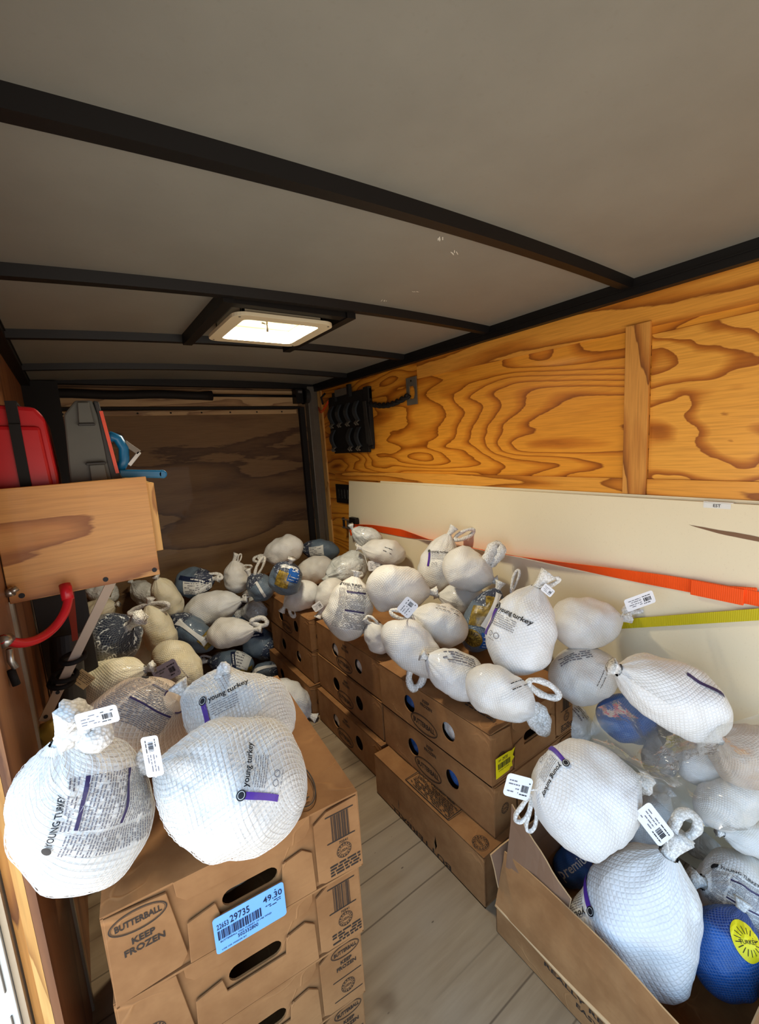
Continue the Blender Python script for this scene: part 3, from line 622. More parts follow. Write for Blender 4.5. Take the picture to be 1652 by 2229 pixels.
# roof rails and bows
for nm, x0, x1, lab in (('trim_16', RX - .035, RX, 'black steel roof rail over the golden plywood'), ('trim_17', LX, LX + .04, 'black steel roof rail over the reddish plywood')):
    b = MB(); b.box((x0, -.8, .432), (x1, BY, roof(x0) + .001), M['black_steel']); b.box((x0 - .004 if x0 > 0 else x0, -.8, .456), (x1 if x0 > 0 else x1 + .004, BY, .461), M['black_steel'])
    struct(b.build(nm), lab, 'roof rail')
def bow(name, y0, lab):
    b = MB(); n = 26; vs = []; sec = ((0,.0),(.006,-.030),(.036,-.030),(.042,.0))
    for i in range(n + 1):
        x = LX + (RX - LX) * i / n; z = roof(x) + .002
        for dy, dz in sec: vs.append((x, y0 + dy, z + dz))
    b.add(vs, [(4*i+j, 4*i+j+1, 4*i+j+5, 4*i+j+4) for i in range(n) for j in range(3)], M['black_steel'])
    return struct(b.build(name), lab, 'roof bow')
bow('trim_18', .748, 'black roof bow closest to the doorway')
bow('trim_19', 1.355, 'black roof bow just in front of the vent')
bow('trim_20', 1.96, 'black roof bow just behind the vent')
bow('trim_21', 2.58, 'black roof bow near the ramp door')
b = MB(); b.box((LX, BY - .05, .455), (RX, BY, .52), M['black_steel']); struct(b.build('trim_22'), 'black header beam over the ramp door', 'header')

# ------------------------------------------------------------ roof vent
rv = tag(empty('roof_vent', (.675, 1.62, .46)), 'square roof vent with cream frame and glowing lid between the roof bows', 'roof vent')
b = MB(); X0, X1, Y0, Y1 = -.185, .185, -.18, .18
def rrect(x0, x1, y0, y1, r, n=6):
    p = []
    for cx_, cy_, a0 in ((x1-r, y1-r, 0), (x0+r, y1-r, 90), (x0+r, y0+r, 180), (x1-r, y0+r, 270)):
        for i in range(n + 1):
            a = radians(a0 + 90 * i / n); p.append((cx_ + r*cos(a), cy_ + r*sin(a)))
    return p
b.poly(rrect(X0, X1, Y0, Y1, .045), [rrect(X0+.045, X1-.045, Y0+.045, Y1-.045, .02)], .012, (0, 0, -.022), (1,0,0), (0,1,0), M['vent_frame'])
for x0, x1, y0, y1 in ((X0+.034,X0+.046,Y0+.034,Y1-.034),(X1-.046,X1-.034,Y0+.034,Y1-.034),(X0+.034,X1-.034,Y0+.034,Y0+.046),(X0+.034,X1-.034,Y1-.046,Y1-.034)):
    b.box((x0, y0, -.016), (x1, y1, .036), M['vent_frame'])
for x in (X0 + .022, X1 - .022):
    for y in (Y0 + .022, Y1 - .022): b.tube([(x, y, -.022), (x, y, -.024)], .004, M['grey_steel'])
b.build('vent_frame', rv, bevel=.003)
b = MB(); b.box((X0+.044, Y0+.044, .030), (X1-.044, Y1-.044, .035), M['lid']); b.build('vent_lid', rv)
for vx, vy in ((-.055, .05), (.075, .07)):       # lamps added under the lid to brighten the rear, showing as white patches
    vl = bpy.data.lights.new('vent_fill', 'AREA'); vl.shape = 'ELLIPSE'; vl.size = .11; vl.size_y = .045; vl.energy = VENT_WATTS / 2; vl.color = (1.0, .90, .68)
    vlo = bpy.data.objects.new('vent_fill', vl); C.objects.link(vlo); vlo.parent = rv; vlo.location = (vx, vy, .028)
b = MB(); b.tube([(0, .02, .029), (0, .02, -.012)], .005, M['grey_steel']); b.tube([(-.02, .02, .018), (.02, .05, .022)], .003, M['grey_steel'])
b.build('vent_crank', rv, smooth=True)
b = MB()
for x in (-.235, .20):
    b.box((x, -.235, -.008), (x + .035, .345, .045), M['black_steel'])
b.box((-.20, -.225, -.004), (.2, -.185, .04), M['black_steel'])
b.build('support_frame', rv)

# ------------------------------------------------------------ ramp door spring
rs = tag(empty('ramp_spring', (.9, BY - .07, .395)), 'black ramp door spring tube and rod along the top of the rear wall', 'ramp door spring')
b = MB(); b.tube([(-1.0 + .93 * i / 12, 0, .004 * sin(i)) for i in range(13)], .026, M['rubber'], 12, radf=lambda t, a: .026 + .006 * (t > .97))
b.build('spring_sleeve', rs, smooth=True)
b = MB(); b.tube([(-.1, 0, 0), (.60, 0, 0)], .009, M['black_steel']); b.build('rod', rs, smooth=True)
b = MB(); b.tube([(.60, 0, .0), (.635, 0, .0)], .052, M['dark_plastic'], 20); b.tube([(.592, 0, 0), (.60, 0, 0)], .06, M['black_steel'], 20); b.build('cable_drum', rs)
b = MB(); b.box((.53, -.02, -.05), (.585, .05, .05), M['black_steel']); b.box((.545, -.03, .02), (.575, -.018, .036), M['steel']); b.build('bracket', rs)
b = MB(); b.tube([(.645, -.05, 0), (.655, -.052, -1.6)], .0025, M['grey_steel'], 6); b.build('cable', rs)

# ------------------------------------------------------------ things on the golden wall
WX = RX - .002
org = tag(empty('strap_rack', (WX, 2.6, .16)), 'black rack of grey ratchet clips hanging on the plywood wall by the rear corner', 'strap rack')
b = MB(); b.box((-.018, -.245, -.185), (0, .30, .185), M['rubber']); b.box((-.024, -.25, .13), (0, .28, .2), M['rubber'])
b.box((-.03, -.25, -.16), (0, -.19, .21), M['rubber']); b.box((-.02, -.20, -.205), (0, .26, -.17), M['rubber'])
b.build('backing_board', org, bevel=.004)
def clip(y, z):
    b = MB(); n = 8; vs = []
    for i in range(n + 1):
        t = i / n; zz = .065 - .13 * t; x = -.03 - .028 * sin(pi * t) ; w = .022 - .004 * t
        for dy in (-w, w): vs += [(x, y + dy, z + zz), (x + .012, y + dy, z + zz)]
    fs = []
    for i in range(n):
        o = 4 * i
        fs += [(o, o+4, o+6, o+2), (o+1, o+3, o+7, o+5), (o, o+1, o+5, o+4), (o+2, o+6, o+7, o+3)]
    fs += [(0,2,3,1), (4*n, 4*n+1, 4*n+3, 4*n+2)]
    b.add(vs, fs, M['clip_grey'])
    for s in (-.013, .013): b.tube([(-.032, y + s, z - .062), (-.05, y + s, z - .078), (-.035, y + s, z - .09)], .006, M['grey_steel'], 6)
    b.bar((-.02, y, z + .05), (-.02, y, z - .07), .03, .02, M['dark_plastic'])
    b.build('ratchet_clip', org)
for y in (.235, .125, .01, -.105): clip(y, .07)
for y in (.235, .0, -.105): clip(y, -.10)
b = MB(); b.bar((-.04, -.215, .12), (-.03, -.215, -.15), .035, .006, M['dark_plastic'], (1,0,0)); b.bar((-.036, -.215, 0.0), (-.03, -.24, -.16), .045, .004, M['dark_plastic'], (1,0,0)); b.build('hanging_strap', org)
b = MB(); b.box((-.05, -.03, .19), (-.03, .14, .235), M['grey_steel']); b.box((-.055, -.06, .17), (-.03, -.03, .25), M['rubber']); b.box((-.05, .14, .16), (-.03, .18, .22), M['rubber']); b.build('top_bracket', org, bevel=.002)
b = MB(); b.tube([(-.04, .34, .16), (-.05, .34, .21), (-.02, .33, .24)], .008, M['rubber']); b.build('hook', org, smooth=True)

b = MB()
for dz in (0, .012):
    b.tube([(WX - .02 - .02 * sin(pi * t), 3.05 - .16 * t, .30 - .05 * sin(pi * t) + .03 * t + dz) for t in np.linspace(0, 1, 12)], .0035, M['wire_orange'], 6)
tag(b.build('orange_wires', smooth=True), 'two short orange wires looping out of the plywood beside the black rack', 'wire')

op = tag(empty('outlet_plate', (WX, 1.945, .285)), 'grey metal plate with a six sided opening, screwed to the plywood', 'outlet plate')
b = MB(); b.poly([(-.045,-.075),(.045,-.075),(.045,.075),(-.045,.075)], [[(-.02,-.045),(.02,-.045),(.028,-.03),(.028,.02),(.015,.03),(-.02,.03)][::-1]], .004, (-.006,0,0), (0,-1,0), (0,0,1), M['grey_steel'])
b.build('plate', op)
b = MB(); put_ring(b, (-.008,0,-.008), (0,-1,0), (0,0,1), .04, .05, .01, M['steel'], 6); b.tube([(-.006,0,.055),(-.01,0,.055)], .006, M['steel']); b.build('bezel', op)

b = MB()
for ph in (0, pi):
    b.tube([(WX - .02 + .008 * cos(9*t*2*pi/2 + ph), 2.36 - .40 * t, .262 - .03 * sin(pi*t) + .008 * sin(9*t*2*pi/2 + ph)) for t in np.linspace(0, 1, 60)], .0105, M['rubber'], 8)
tag(b.build('twisted_cord', smooth=True), 'thick twisted black cord running from the rack to the outlet plate', 'cord')

lv = tag(empty('louver_vent', (WX, 2.775, -.345)), 'small black louver vent with five bright slots on the dark plywood', 'louver vent')
b = MB(); slots = [[(y-.008,-.035),(y+.008,-.035),(y+.008,.035),(y-.008,.035)][::-1] for y in (-.085,-.042,0,.042,.085)]
b.poly([(-.125,-.07),(.125,-.07),(.125,.07),(-.125,.07)], slots, .012, (0,0,0), (0,-1,0), (0,0,1), M['black_steel']); b.build('louver_plate', lv, bevel=.001)
b = MB()
for y in (-.085,-.042,0,.042,.085): put_rect(b, (-.003,0,0), (0,-1,0), (0,0,1), y-.008, y+.008, -.035, .035, M['white_alu'])
b.build('slot_backing', lv)

# ------------------------------------------------------------ cream board and straps
def panel_x(z): return 1.600 - .105 * (-.24 - z) / 1.21
cp = tag(empty('cream_board', (0, 0, 0)), 'large cream painted board leaning along the plywood wall behind the turkeys', 'board')
b = MB(); zt, zb = -.243, FZ
b.add([(panel_x(zt)+d, y, z) if z == zt else (panel_x(zb)+d, y, z) for d in (0, .012) for y in (-.75, 2.67) for z in (zb, zt)], [(0,1,3,2),(4,6,7,5),(0,4,5,1),(2,3,7,6),(1,5,7,3),(0,2,6,4)], M['cream'])
b.build('front_sheet', cp)
b = MB()
b.add([(panel_x(zt)+.014+d, y, z) if z > -1 else (panel_x(zb)+.014+d, y, z) for d in (0, .006) for y in (-.75, 2.30) for z in (zb, zt + .010)], [(0,1,3,2),(4,6,7,5),(0,4,5,1),(2,3,7,6),(1,5,7,3),(0,2,6,4)], M['cream'])
b.build('rear_sheet', cp)
b = MB(); rr = random.Random(4)
def pP(y, z, off=-.0012): return (panel_x(z) + off, y, z)
ys = np.linspace(.56, .30, 14)
top = [pP(y, -.318 - .012*(.56-y)/.26*2 + rr.uniform(-.001,.001)) for y in ys]; bot = [pP(y, -.318 - .012*(.56-y)/.26*2 - .012 * min(1,(.56-y)/.1) - rr.uniform(0,.002)) for y in ys]
b.add(top + bot, [(i, i+1, 14+i+1, 14+i) for i in range(13)], M['card_in']); b.build('scrape_mark', cp)
b = MB(); b.box((panel_x(-.236)-.004, .45, -.243), (panel_x(-.236)+.022, .525, -.2405), M['white_label'])
put_rect(b, (panel_x(-.25)-.0012, .49, -.2545), (0,-1,0), (0,0,1), -.035, .035, -.006, .010, M['white_label'])
put_text(b, 'EST', (panel_x(-.25)-.002, .49, -.252), (0,-1,0), (0,0,1), .009, M['ink']); b.build('sticker', cp)

def ribbon(mb, pts, wid, m, th=.0018):
    """pts: (pos, width dir)"""
    vs = []
    N = len(pts)
    for i, (p, d) in enumerate(pts):
        p = Vector(p); d = Vector(d).normalized()
        tdir = (Vector(pts[min(i+1, N-1)][0]) - Vector(pts[max(i-1, 0)][0])).normalized(); nn = d.cross(tdir).normalized() * th / 2
        for s in (-1, 1):
            for q in (-1, 1): vs.append(p + d * s * wid / 2 + nn * q)
    fs = []
    for i in range(N - 1):
        o = 4*i; fs += [(o, o+4, o+6, o+2), (o+1, o+3, o+7, o+5), (o, o+1, o+5, o+4), (o+2, o+6, o+7, o+3)]
    fs += [(0,2,3,1), (4*N-4, 4*N-3, 4*N-1, 4*N-2)]
    mb.add(vs, fs, m)

os_ = tag(empty('orange_strap', (1.56, 2.6, -.53)), 'bright orange ratchet strap stretched along the cream board', 'strap')
b = MB(); pts = []
KZ = [(2.54,-.545),(2.3,-.538),(1.73,-.531),(1.3,-.528),(.95,-.521),(.53,-.512),(.38,-.512),(-.3,-.508)]
for y in np.linspace(2.54, -.3, 120):
    z = np.interp(-y, [-k[0] for k in KZ], [k[1] for k in KZ])
    ph = np.interp(-y, [-2.54, -2.35, -2.05, -1.75, -1.2, -.95, -.6, .3], [60, 20, 5, 72, 74, 50, 8, 4])
    pts.append(((panel_x(z) - .0065 - .024*abs(sin(radians(ph))), y, z), (-sin(radians(ph)), 0, cos(radians(ph)))))
ribbon(b, [((p[0]+1.56*0, p[1], p[2]), d) for p, d in pts], .046, M['orange_web'])
o = b.build('webbing', os_, smooth=False); o.location = (-1.56, -2.6, .53)
b = MB(); b.box((panel_x(-.51)-.021, .40, -.538), (panel_x(-.51)-.0125, .535, -.488), M['orange_web']); b.add([(panel_x(-.5)-.02,.44,-.489),(panel_x(-.5)-.02,.37,-.487),(panel_x(-.5)-.02,.372,-.478),(panel_x(-.5)-.016,.44,-.487),(panel_x(-.5)-.016,.37,-.485),(panel_x(-.5)-.016,.372,-.476)],[(0,1,2),(3,5,4),(0,3,4,1),(1,4,5,2),(2,5,3,0)],M['orange_web'])
o = b.build('sewn_fold', os_, bevel=.002); o.location = (-1.56, -2.6, .53)
b = MB(); ribbon(b, [((1.56 - .05*sin(pi*t), 2.60 - .10*t, -.60 + .05*t*t), (0, .4*sin(t), 1)) for t in np.linspace(0, 1, 14)], .04, M['orange_web'], .002)
o = b.build('loose_loop', os_, smooth=False); o.location = (-1.56, -2.6, .53)
b = MB()
for dz in (-.03, .03): b.box((1.54, 2.55, -.545+dz-.004), (1.566, 2.72, -.545+dz+.004), M['steel'])
b.tube([(1.552,2.60,-.58),(1.552,2.60,-.51)], .012, M['steel']); b.tube([(1.555,2.71,-.585),(1.555,2.71,-.505)], .009, M['black_steel']); b.box((1.555,2.63,-.57),(1.575,2.67,-.52),M['grey_steel']); b.box((1.535, 2.52, -.535),(1.566,2.60,-.49),M['black_steel'])
o = b.build('ratchet', os_, bevel=.002); o.location = (-1.56, -2.6, .53)

b = MB(); KY = [(1.05,-.81),(.755,-.705),(.373,-.559),(-.3,-.30)]
ribbon(b, [((panel_x(z) - .012, y, z), (0, .3, 1)) for y, z in ((y, np.interp(-y, [-k[0] for k in KY], [k[1] for k in KY])) for y in np.linspace(1.05, -.3, 40))], .034, M['yellow_web'])
tag(b.build('yellow_strap'), 'yellow strap slanting up along the cream board from behind a turkey', 'strap')

# ------------------------------------------------------------ shelf on the reddish wall and what stands on it
sh = tag(empty('wooden_shelf', (-.16, 1.27, -.30)), 'plywood box shelf fixed to the reddish wall, holding the cases', 'shelf')
def loc(mb_name, mb, root, **kw):
    o = mb.build(mb_name, root, **kw); o.location = -root.location; return o
b = MB(); b.box((-.158, 1.27, -.305), (.153, 1.288, -.043), M['ply_shelf']); loc('front_board', b, sh, bevel=.0015)
b = MB(); b.box((.154, 1.292, -.245), (.172, 1.95, -.061), M['pine_edge']); loc('end_board', b, sh, bevel=.0015)
b = MB(); b.box((-.158, 1.289, -.115), (.153, 1.95, -.10), M['ply_shelf']); loc('shelf_deck', b, sh)
b = MB(); b.box((-.158, 1.932, -.245), (.153, 1.95, -.12), M['ply_shelf']); loc('rear_board', b, sh)
for x in (.141, .03, -.135):
    b = MB(); b.tube([(x, 1.2702, -.29), (x, 1.2685, -.29)], .006, M['black_ink'], 12); loc('screw', b, sh)

rc = tag(empty('red_case', (-.1, 1.42, -.1)), 'red moulded case with a black strap on the shelf', 'case')
prof_ = [(-.155,-.1),(-.032,-.1),(-.030,-.02),(-.036,.115),(-.052,.14),(-.155,.15)]
b = MB(); b.poly(prof_, [], -.30, (0, 1.33, 0), (1,0,0), (0,0,1), M['red_plastic'])
b.poly([(-.150,-.085),(-.045,-.085),(-.043,-.04),(-.048,.095),(-.150,.10)], [], -.02, (0, 1.318, 0), (1,0,0), (0,0,1), M['red_plastic'])
loc('case_body', b, rc, bevel=.008)
b = MB(); b.box((-.104, 1.311, -.1), (-.083, 1.318, .10), M['rubber']); b.box((-.104, 1.317, .10), (-.083, 1.331, .153), M['rubber']); b.box((-.104, 1.32, .147), (-.083, 1.6, .153), M['rubber']); loc('black_strap', b, rc)

tb = tag(empty('tool_box', (.05, 1.45, -.1)), 'grey toolbox with clear lid and orange stripe, beside the red case', 'toolbox')
def trap(z0, z1, inset=0): return [(-.012 + .02*(z0+.1)/.26 + inset, z0), (.112 - .012*(z0+.1)/.26 - inset, z0), (.112 - .012*(z1+.1)/.26 - inset, z1), (-.012 + .02*(z1+.1)/.26 + inset, z1)]
b = MB(); b.poly([(-.012,-.1),(.085,-.1),(.072,.125),(.066,.157),(.030,.157),(.012,.135),(.002,.122)], [], -.30, (0,1.34,0), (1,0,0), (0,0,1), M['grey_plastic']); loc('box_body', b, tb, bevel=.004)
b = MB(); b.poly([(.030,.10),(.062,.10),(.058,.151),(.034,.151)], [], -.012, (0,1.327,0), (1,0,0), (0,0,1), M['grey_plastic']); b.box((.028,1.322,.094),(.064,1.34,.100),M['dark_plastic']); loc('upper_latch', b, tb, bevel=.002)
b = MB(); b.poly([(.036,-.06),(.072,-.06),(.070,-.004),(.037,-.004)], [], -.012, (0,1.327,0), (1,0,0), (0,0,1), M['grey_plastic']); b.box((.030,1.322,-.004),(.074,1.34,.002),M['dark_plastic']); loc('lower_latch', b, tb, bevel=.002)
b = MB(); b.poly([(.068,.157),(.080,.154),(.094,.0),(.106,-.045),(.106,-.1),(.085,-.1),(.076,.0),(.072,.125)], [], -.28, (0,1.338,0), (1,0,0), (0,0,1), M['dark_plastic']); loc('side_rail', b, tb, bevel=.003)
b = MB(); b.bar((.081,1.336,.13),(.096,1.336,-.03),.008,.006,M['tape_red'],(0,1,0)); loc('orange_stripe', b, tb)
b = MB(); b.box((-.01,1.331,-.064),(.09,1.336,-.061),M['dark_plastic']); loc('lid_seam', b, tb)

bc = tag(empty('bar_clamp', (.16, 1.36, -.02)), 'blue bar clamp with a flat blue handle and grey jaw, next to the grey toolbox', 'clamp')
b = MB(); b.bar((.10,1.36,-.032),(.205,1.36,-.043),.022,.022,M['blue_plastic'],(0,0,1)); b.tube([(.205,1.349,-.043),(.205,1.371,-.043)],.012,M['blue_plastic'],14)
loc('handle', b, bc, bevel=.004)
b = MB(); b.tube([(.10,1.37,-.03),(.118,1.37,.0),(.122,1.37,.035),(.112,1.37,.06),(.098,1.37,.068),(.09,1.37,.06)],.013,M['blue_plastic'],10); loc('jaw_body', b, bc, smooth=True)
b = MB(); b.bar((.125,1.37,.05),(.157,1.37,.02),.012,.014,M['grey_steel'],(0,0,1)); b.bar((.158,1.37,.022),(.128,1.37,-.012),.012,.01,M['steel'],(0,0,1)); loc('steel_jaw', b, bc, bevel=.001)

br = tag(empty('wooden_brace', (.04, 1.30, -.305)), 'pale flat brace running from the shelf down to the wall', 'brace')
b = MB(); b.bar((.046,1.30,-.300),(-.146,1.315,-.625),.022,.006,M['brace_wood'],(0,1,0)); loc('bar', b, br, bevel=.001)
for t in (.80, .965):
    p = Vector((.046,1.30,-.300)).lerp(Vector((-.146,1.315,-.625)), t) + Vector((0,-.0035,0))
    b = MB(); b.tube([p, p + Vector((0,-.002,0))], .0045, M['black_ink'], 12); loc('screw', b, br)
for k, (t, lab) in enumerate(((.575,'upper of the black rubber rings on the pale brace'),(.70,'middle of the black rubber rings on the pale brace'),(.745,'lower of the black rubber rings on the pale brace'))):
    p = Vector((.046,1.30,-.300)).lerp(Vector((-.146,1.315,-.625)), t); d = Vector((1,-.35,-.12 if k else .02)).normalized()
    b = MB(); e = Vector((.25,1,.1)).normalized()
    b.tube([p + Vector((0,.012,0)) + d*.026*cos(a) + e*.028*sin(a) for a in np.linspace(0, 2*pi, 25)[:-1]], .0062, M['rubber'], 8, closed=True)
    tag(b.build('rubber_ring', smooth=True), lab, 'rubber ring', 'rubber rings on the brace')
pt = tag(empty('paper_tag', (-.07,1.34,-.57)), 'tan printed paper tag hanging below the rubber rings', 'tag')
b = MB(); q = [Vector((-.082,1.335,-.548)), Vector((-.052,1.335,-.528)), Vector((-.027,1.338,-.565)), Vector((-.057,1.338,-.587))]
b.add(q + [p + Vector((0,.001,0)) for p in q], [(0,1,2,3),(7,6,5,4),(0,4,5,1),(1,5,6,2),(2,6,7,3),(3,7,4,0)], M['kraft']); loc('card', b, pt)
b = MB(); ax_ = (q[1]-q[0]); ay_ = (q[0]-q[3]); put_dashes(b, random.Random(3), (q[0]+q[1]+q[2]+q[3])/4 + Vector((0,-.0012,0)), ay_, -ax_, -.02, .02, np.arange(-.012,.013,.004), .0012, M['ink'], .9, .008); loc('tag_print', b, pt)

rh = tag(empty('red_hose', (-.15,1.12,-.33)), 'short red hose curving up to the shelf from the wall', 'hose')
HP = [(-0.158,1.090,-0.327),(-0.135,1.120,-0.353),(-0.108,1.150,-0.362),(-0.082,1.180,-0.355),(-0.061,1.200,-0.334),(-0.050,1.220,-0.309),(-0.048,1.235,-0.280)]
def smooth_path(P, n=30):
    P = [Vector(p) for p in P]; out = []
    for i in range(n + 1):
        t = i / n * (len(P) - 1); k = min(int(t), len(P) - 2); f = t - k
        p0, p1, p2, p3 = P[max(k-1,0)], P[k], P[k+1], P[min(k+2, len(P)-1)]
        out.append(.5*((2*p1) + (p2-p0)*f + (2*p0-5*p1+4*p2-p3)*f*f + (3*p1-p0-3*p2+p3)*f**3))
    return out
b = MB(); b.tube(smooth_path(HP), .0095, M['red_hose'], 12); b.tube([Vector(HP[-1])+Vector((-.004,.004,.004)), Vector(HP[-2])], .012, M['red_hose'], 12); loc('hose_tube', b, rh, smooth=True)
b = MB(); b.tube([(-.158,1.085,-.332),(-.150,1.105,-.334)], .012, M['steel'], 12); b.tube([(-.150,1.09,-.35),(-.152,1.092,-.375),(-.146,1.09,-.392)], .006, M['steel'], 8); b.tube([(-.154,1.09,-.392),(-.15,1.088,-.425)], .007, M['rubber'], 8); loc('hose_fitting', b, rh, smooth=True)
b = MB(); b.tube([(-.158,1.255,-.275),(-.146,1.25,-.272)], .010, M['steel'], 10); b.tube([(-.15,1.245,-.272),(-.138,1.25,-.266)], .007, M['steel'], 8)
tag(b.build('steel_bolt', smooth=True), 'zinc bolt at the wall end of the shelf front', 'bolt')
b = MB()
for dx in (0, .012): ribbon(b, [((-.058 + dx - .012*t*(dx>0), 1.40, -.30 - .17*t), (1, .2, 0)) for t in np.linspace(0, 1, 10)], .010 + .004*(dx>0), M['red_web'])
tag(b.build('red_webbing'), 'faded red webbing hanging down behind the pale brace', 'strap')
b = MB(); b.tube([(-.085,1.56,-.50),(-.100,1.50,-.685)], .040, M['dark_plastic'], 24); tag(b.build('black_pipe', bevel=.003), 'dark round pipe end behind the lower part of the brace', 'pipe')
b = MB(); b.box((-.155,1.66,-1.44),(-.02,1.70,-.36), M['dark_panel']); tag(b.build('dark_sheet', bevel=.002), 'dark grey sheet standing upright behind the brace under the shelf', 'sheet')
b = MB(); rr = random.Random(2)
vs = []; nlat, nlon = 8, 14
for i in range(nlat + 1):
    for j in range(nlon):
        th = pi*i/nlat; ph = 2*pi*j/nlon; r = .032*(1 + .45*noise.noise(Vector((sin(th)*cos(ph)*1.7, sin(th)*sin(ph)*1.7, cos(th)*1.7))))
        vs.append((-.138 + r*.8*sin(th)*cos(ph), 1.31 + r*sin(th)*sin(ph), -.655 + r*.9*cos(th)))
b.add(vs, [(i*nlon+j, i*nlon+(j+1) % nlon, (i+1)*nlon+(j+1) % nlon, (i+1)*nlon+j) for i in range(nlat) for j in range(nlon)], M['foam'])
tag(b.build('foam_lump', smooth=True), 'lump of yellow expanded foam at the foot of the pale brace', 'foam')
# ------------------------------------------------------------ cardboard boxes
BW, BL, BH = .45, .59, .183
def ellipse(cx_, cy_, rx, ry, n=22): return [(cx_ + rx*cos(2*pi*i/n), cy_ + ry*sin(2*pi*i/n)) for i in range(n)][::-1]
def slot(cx_, cy_, w, h, n=8):
    p = []
    for i in range(n + 1):
        a = -pi/2 + pi*i/n; p.append((cx_ + w/2 - h/2 + h/2*cos(a), cy_ + h/2*sin(a)))
    for i in range(n + 1):
        a = pi/2 + pi*i/n; p.append((cx_ - w/2 + h/2 + h/2*cos(a), cy_ + h/2*sin(a)))
    return p[::-1]
def butterball(mb, O, ax, ay, w, m):
    put_ring(mb, O, ax, ay, w*.5, w*.235, w*.022, m)
    put_ring(mb, O, ax, ay, w*.465, w*.2, w*.008, m)
    put_text(mb, 'BUTTERBALL', O, ax, ay, w*.13, m, width=w*.8, bold=.03)
def keep_frozen(mb, O, ax, ay, h, m):
    ay = Vector(ay)
    put_text(mb, 'KEEP', Vector(O) + ay*h*.75, ax, ay, h, m, bold=.03)
    put_text(mb, 'FROZEN', Vector(O) - ay*h*.75, ax, ay, h, m, bold=.03)
def seal(mb, O, ax, ay, r, m):
    put_ring(mb, O, ax, ay, r, r, r*.07, m, 28); put_ring(mb, O, ax, ay, r*.62, r*.62, r*.05, m, 24)
    put_text(mb, 'USDA', O, ax, ay, r*.34, m, width=r*.95)
    for i in range(14):
        a = 2*pi*i/14; a2 = Vector(ax)*cos(a) + Vector(ay)*sin(a); a3 = -Vector(ax)*sin(a) + Vector(ay)*cos(a)
        put_rect(mb, Vector(O) + a2*r*.8, a3, a2, -r*.1, r*.1, -r*.07, r*.07, m)

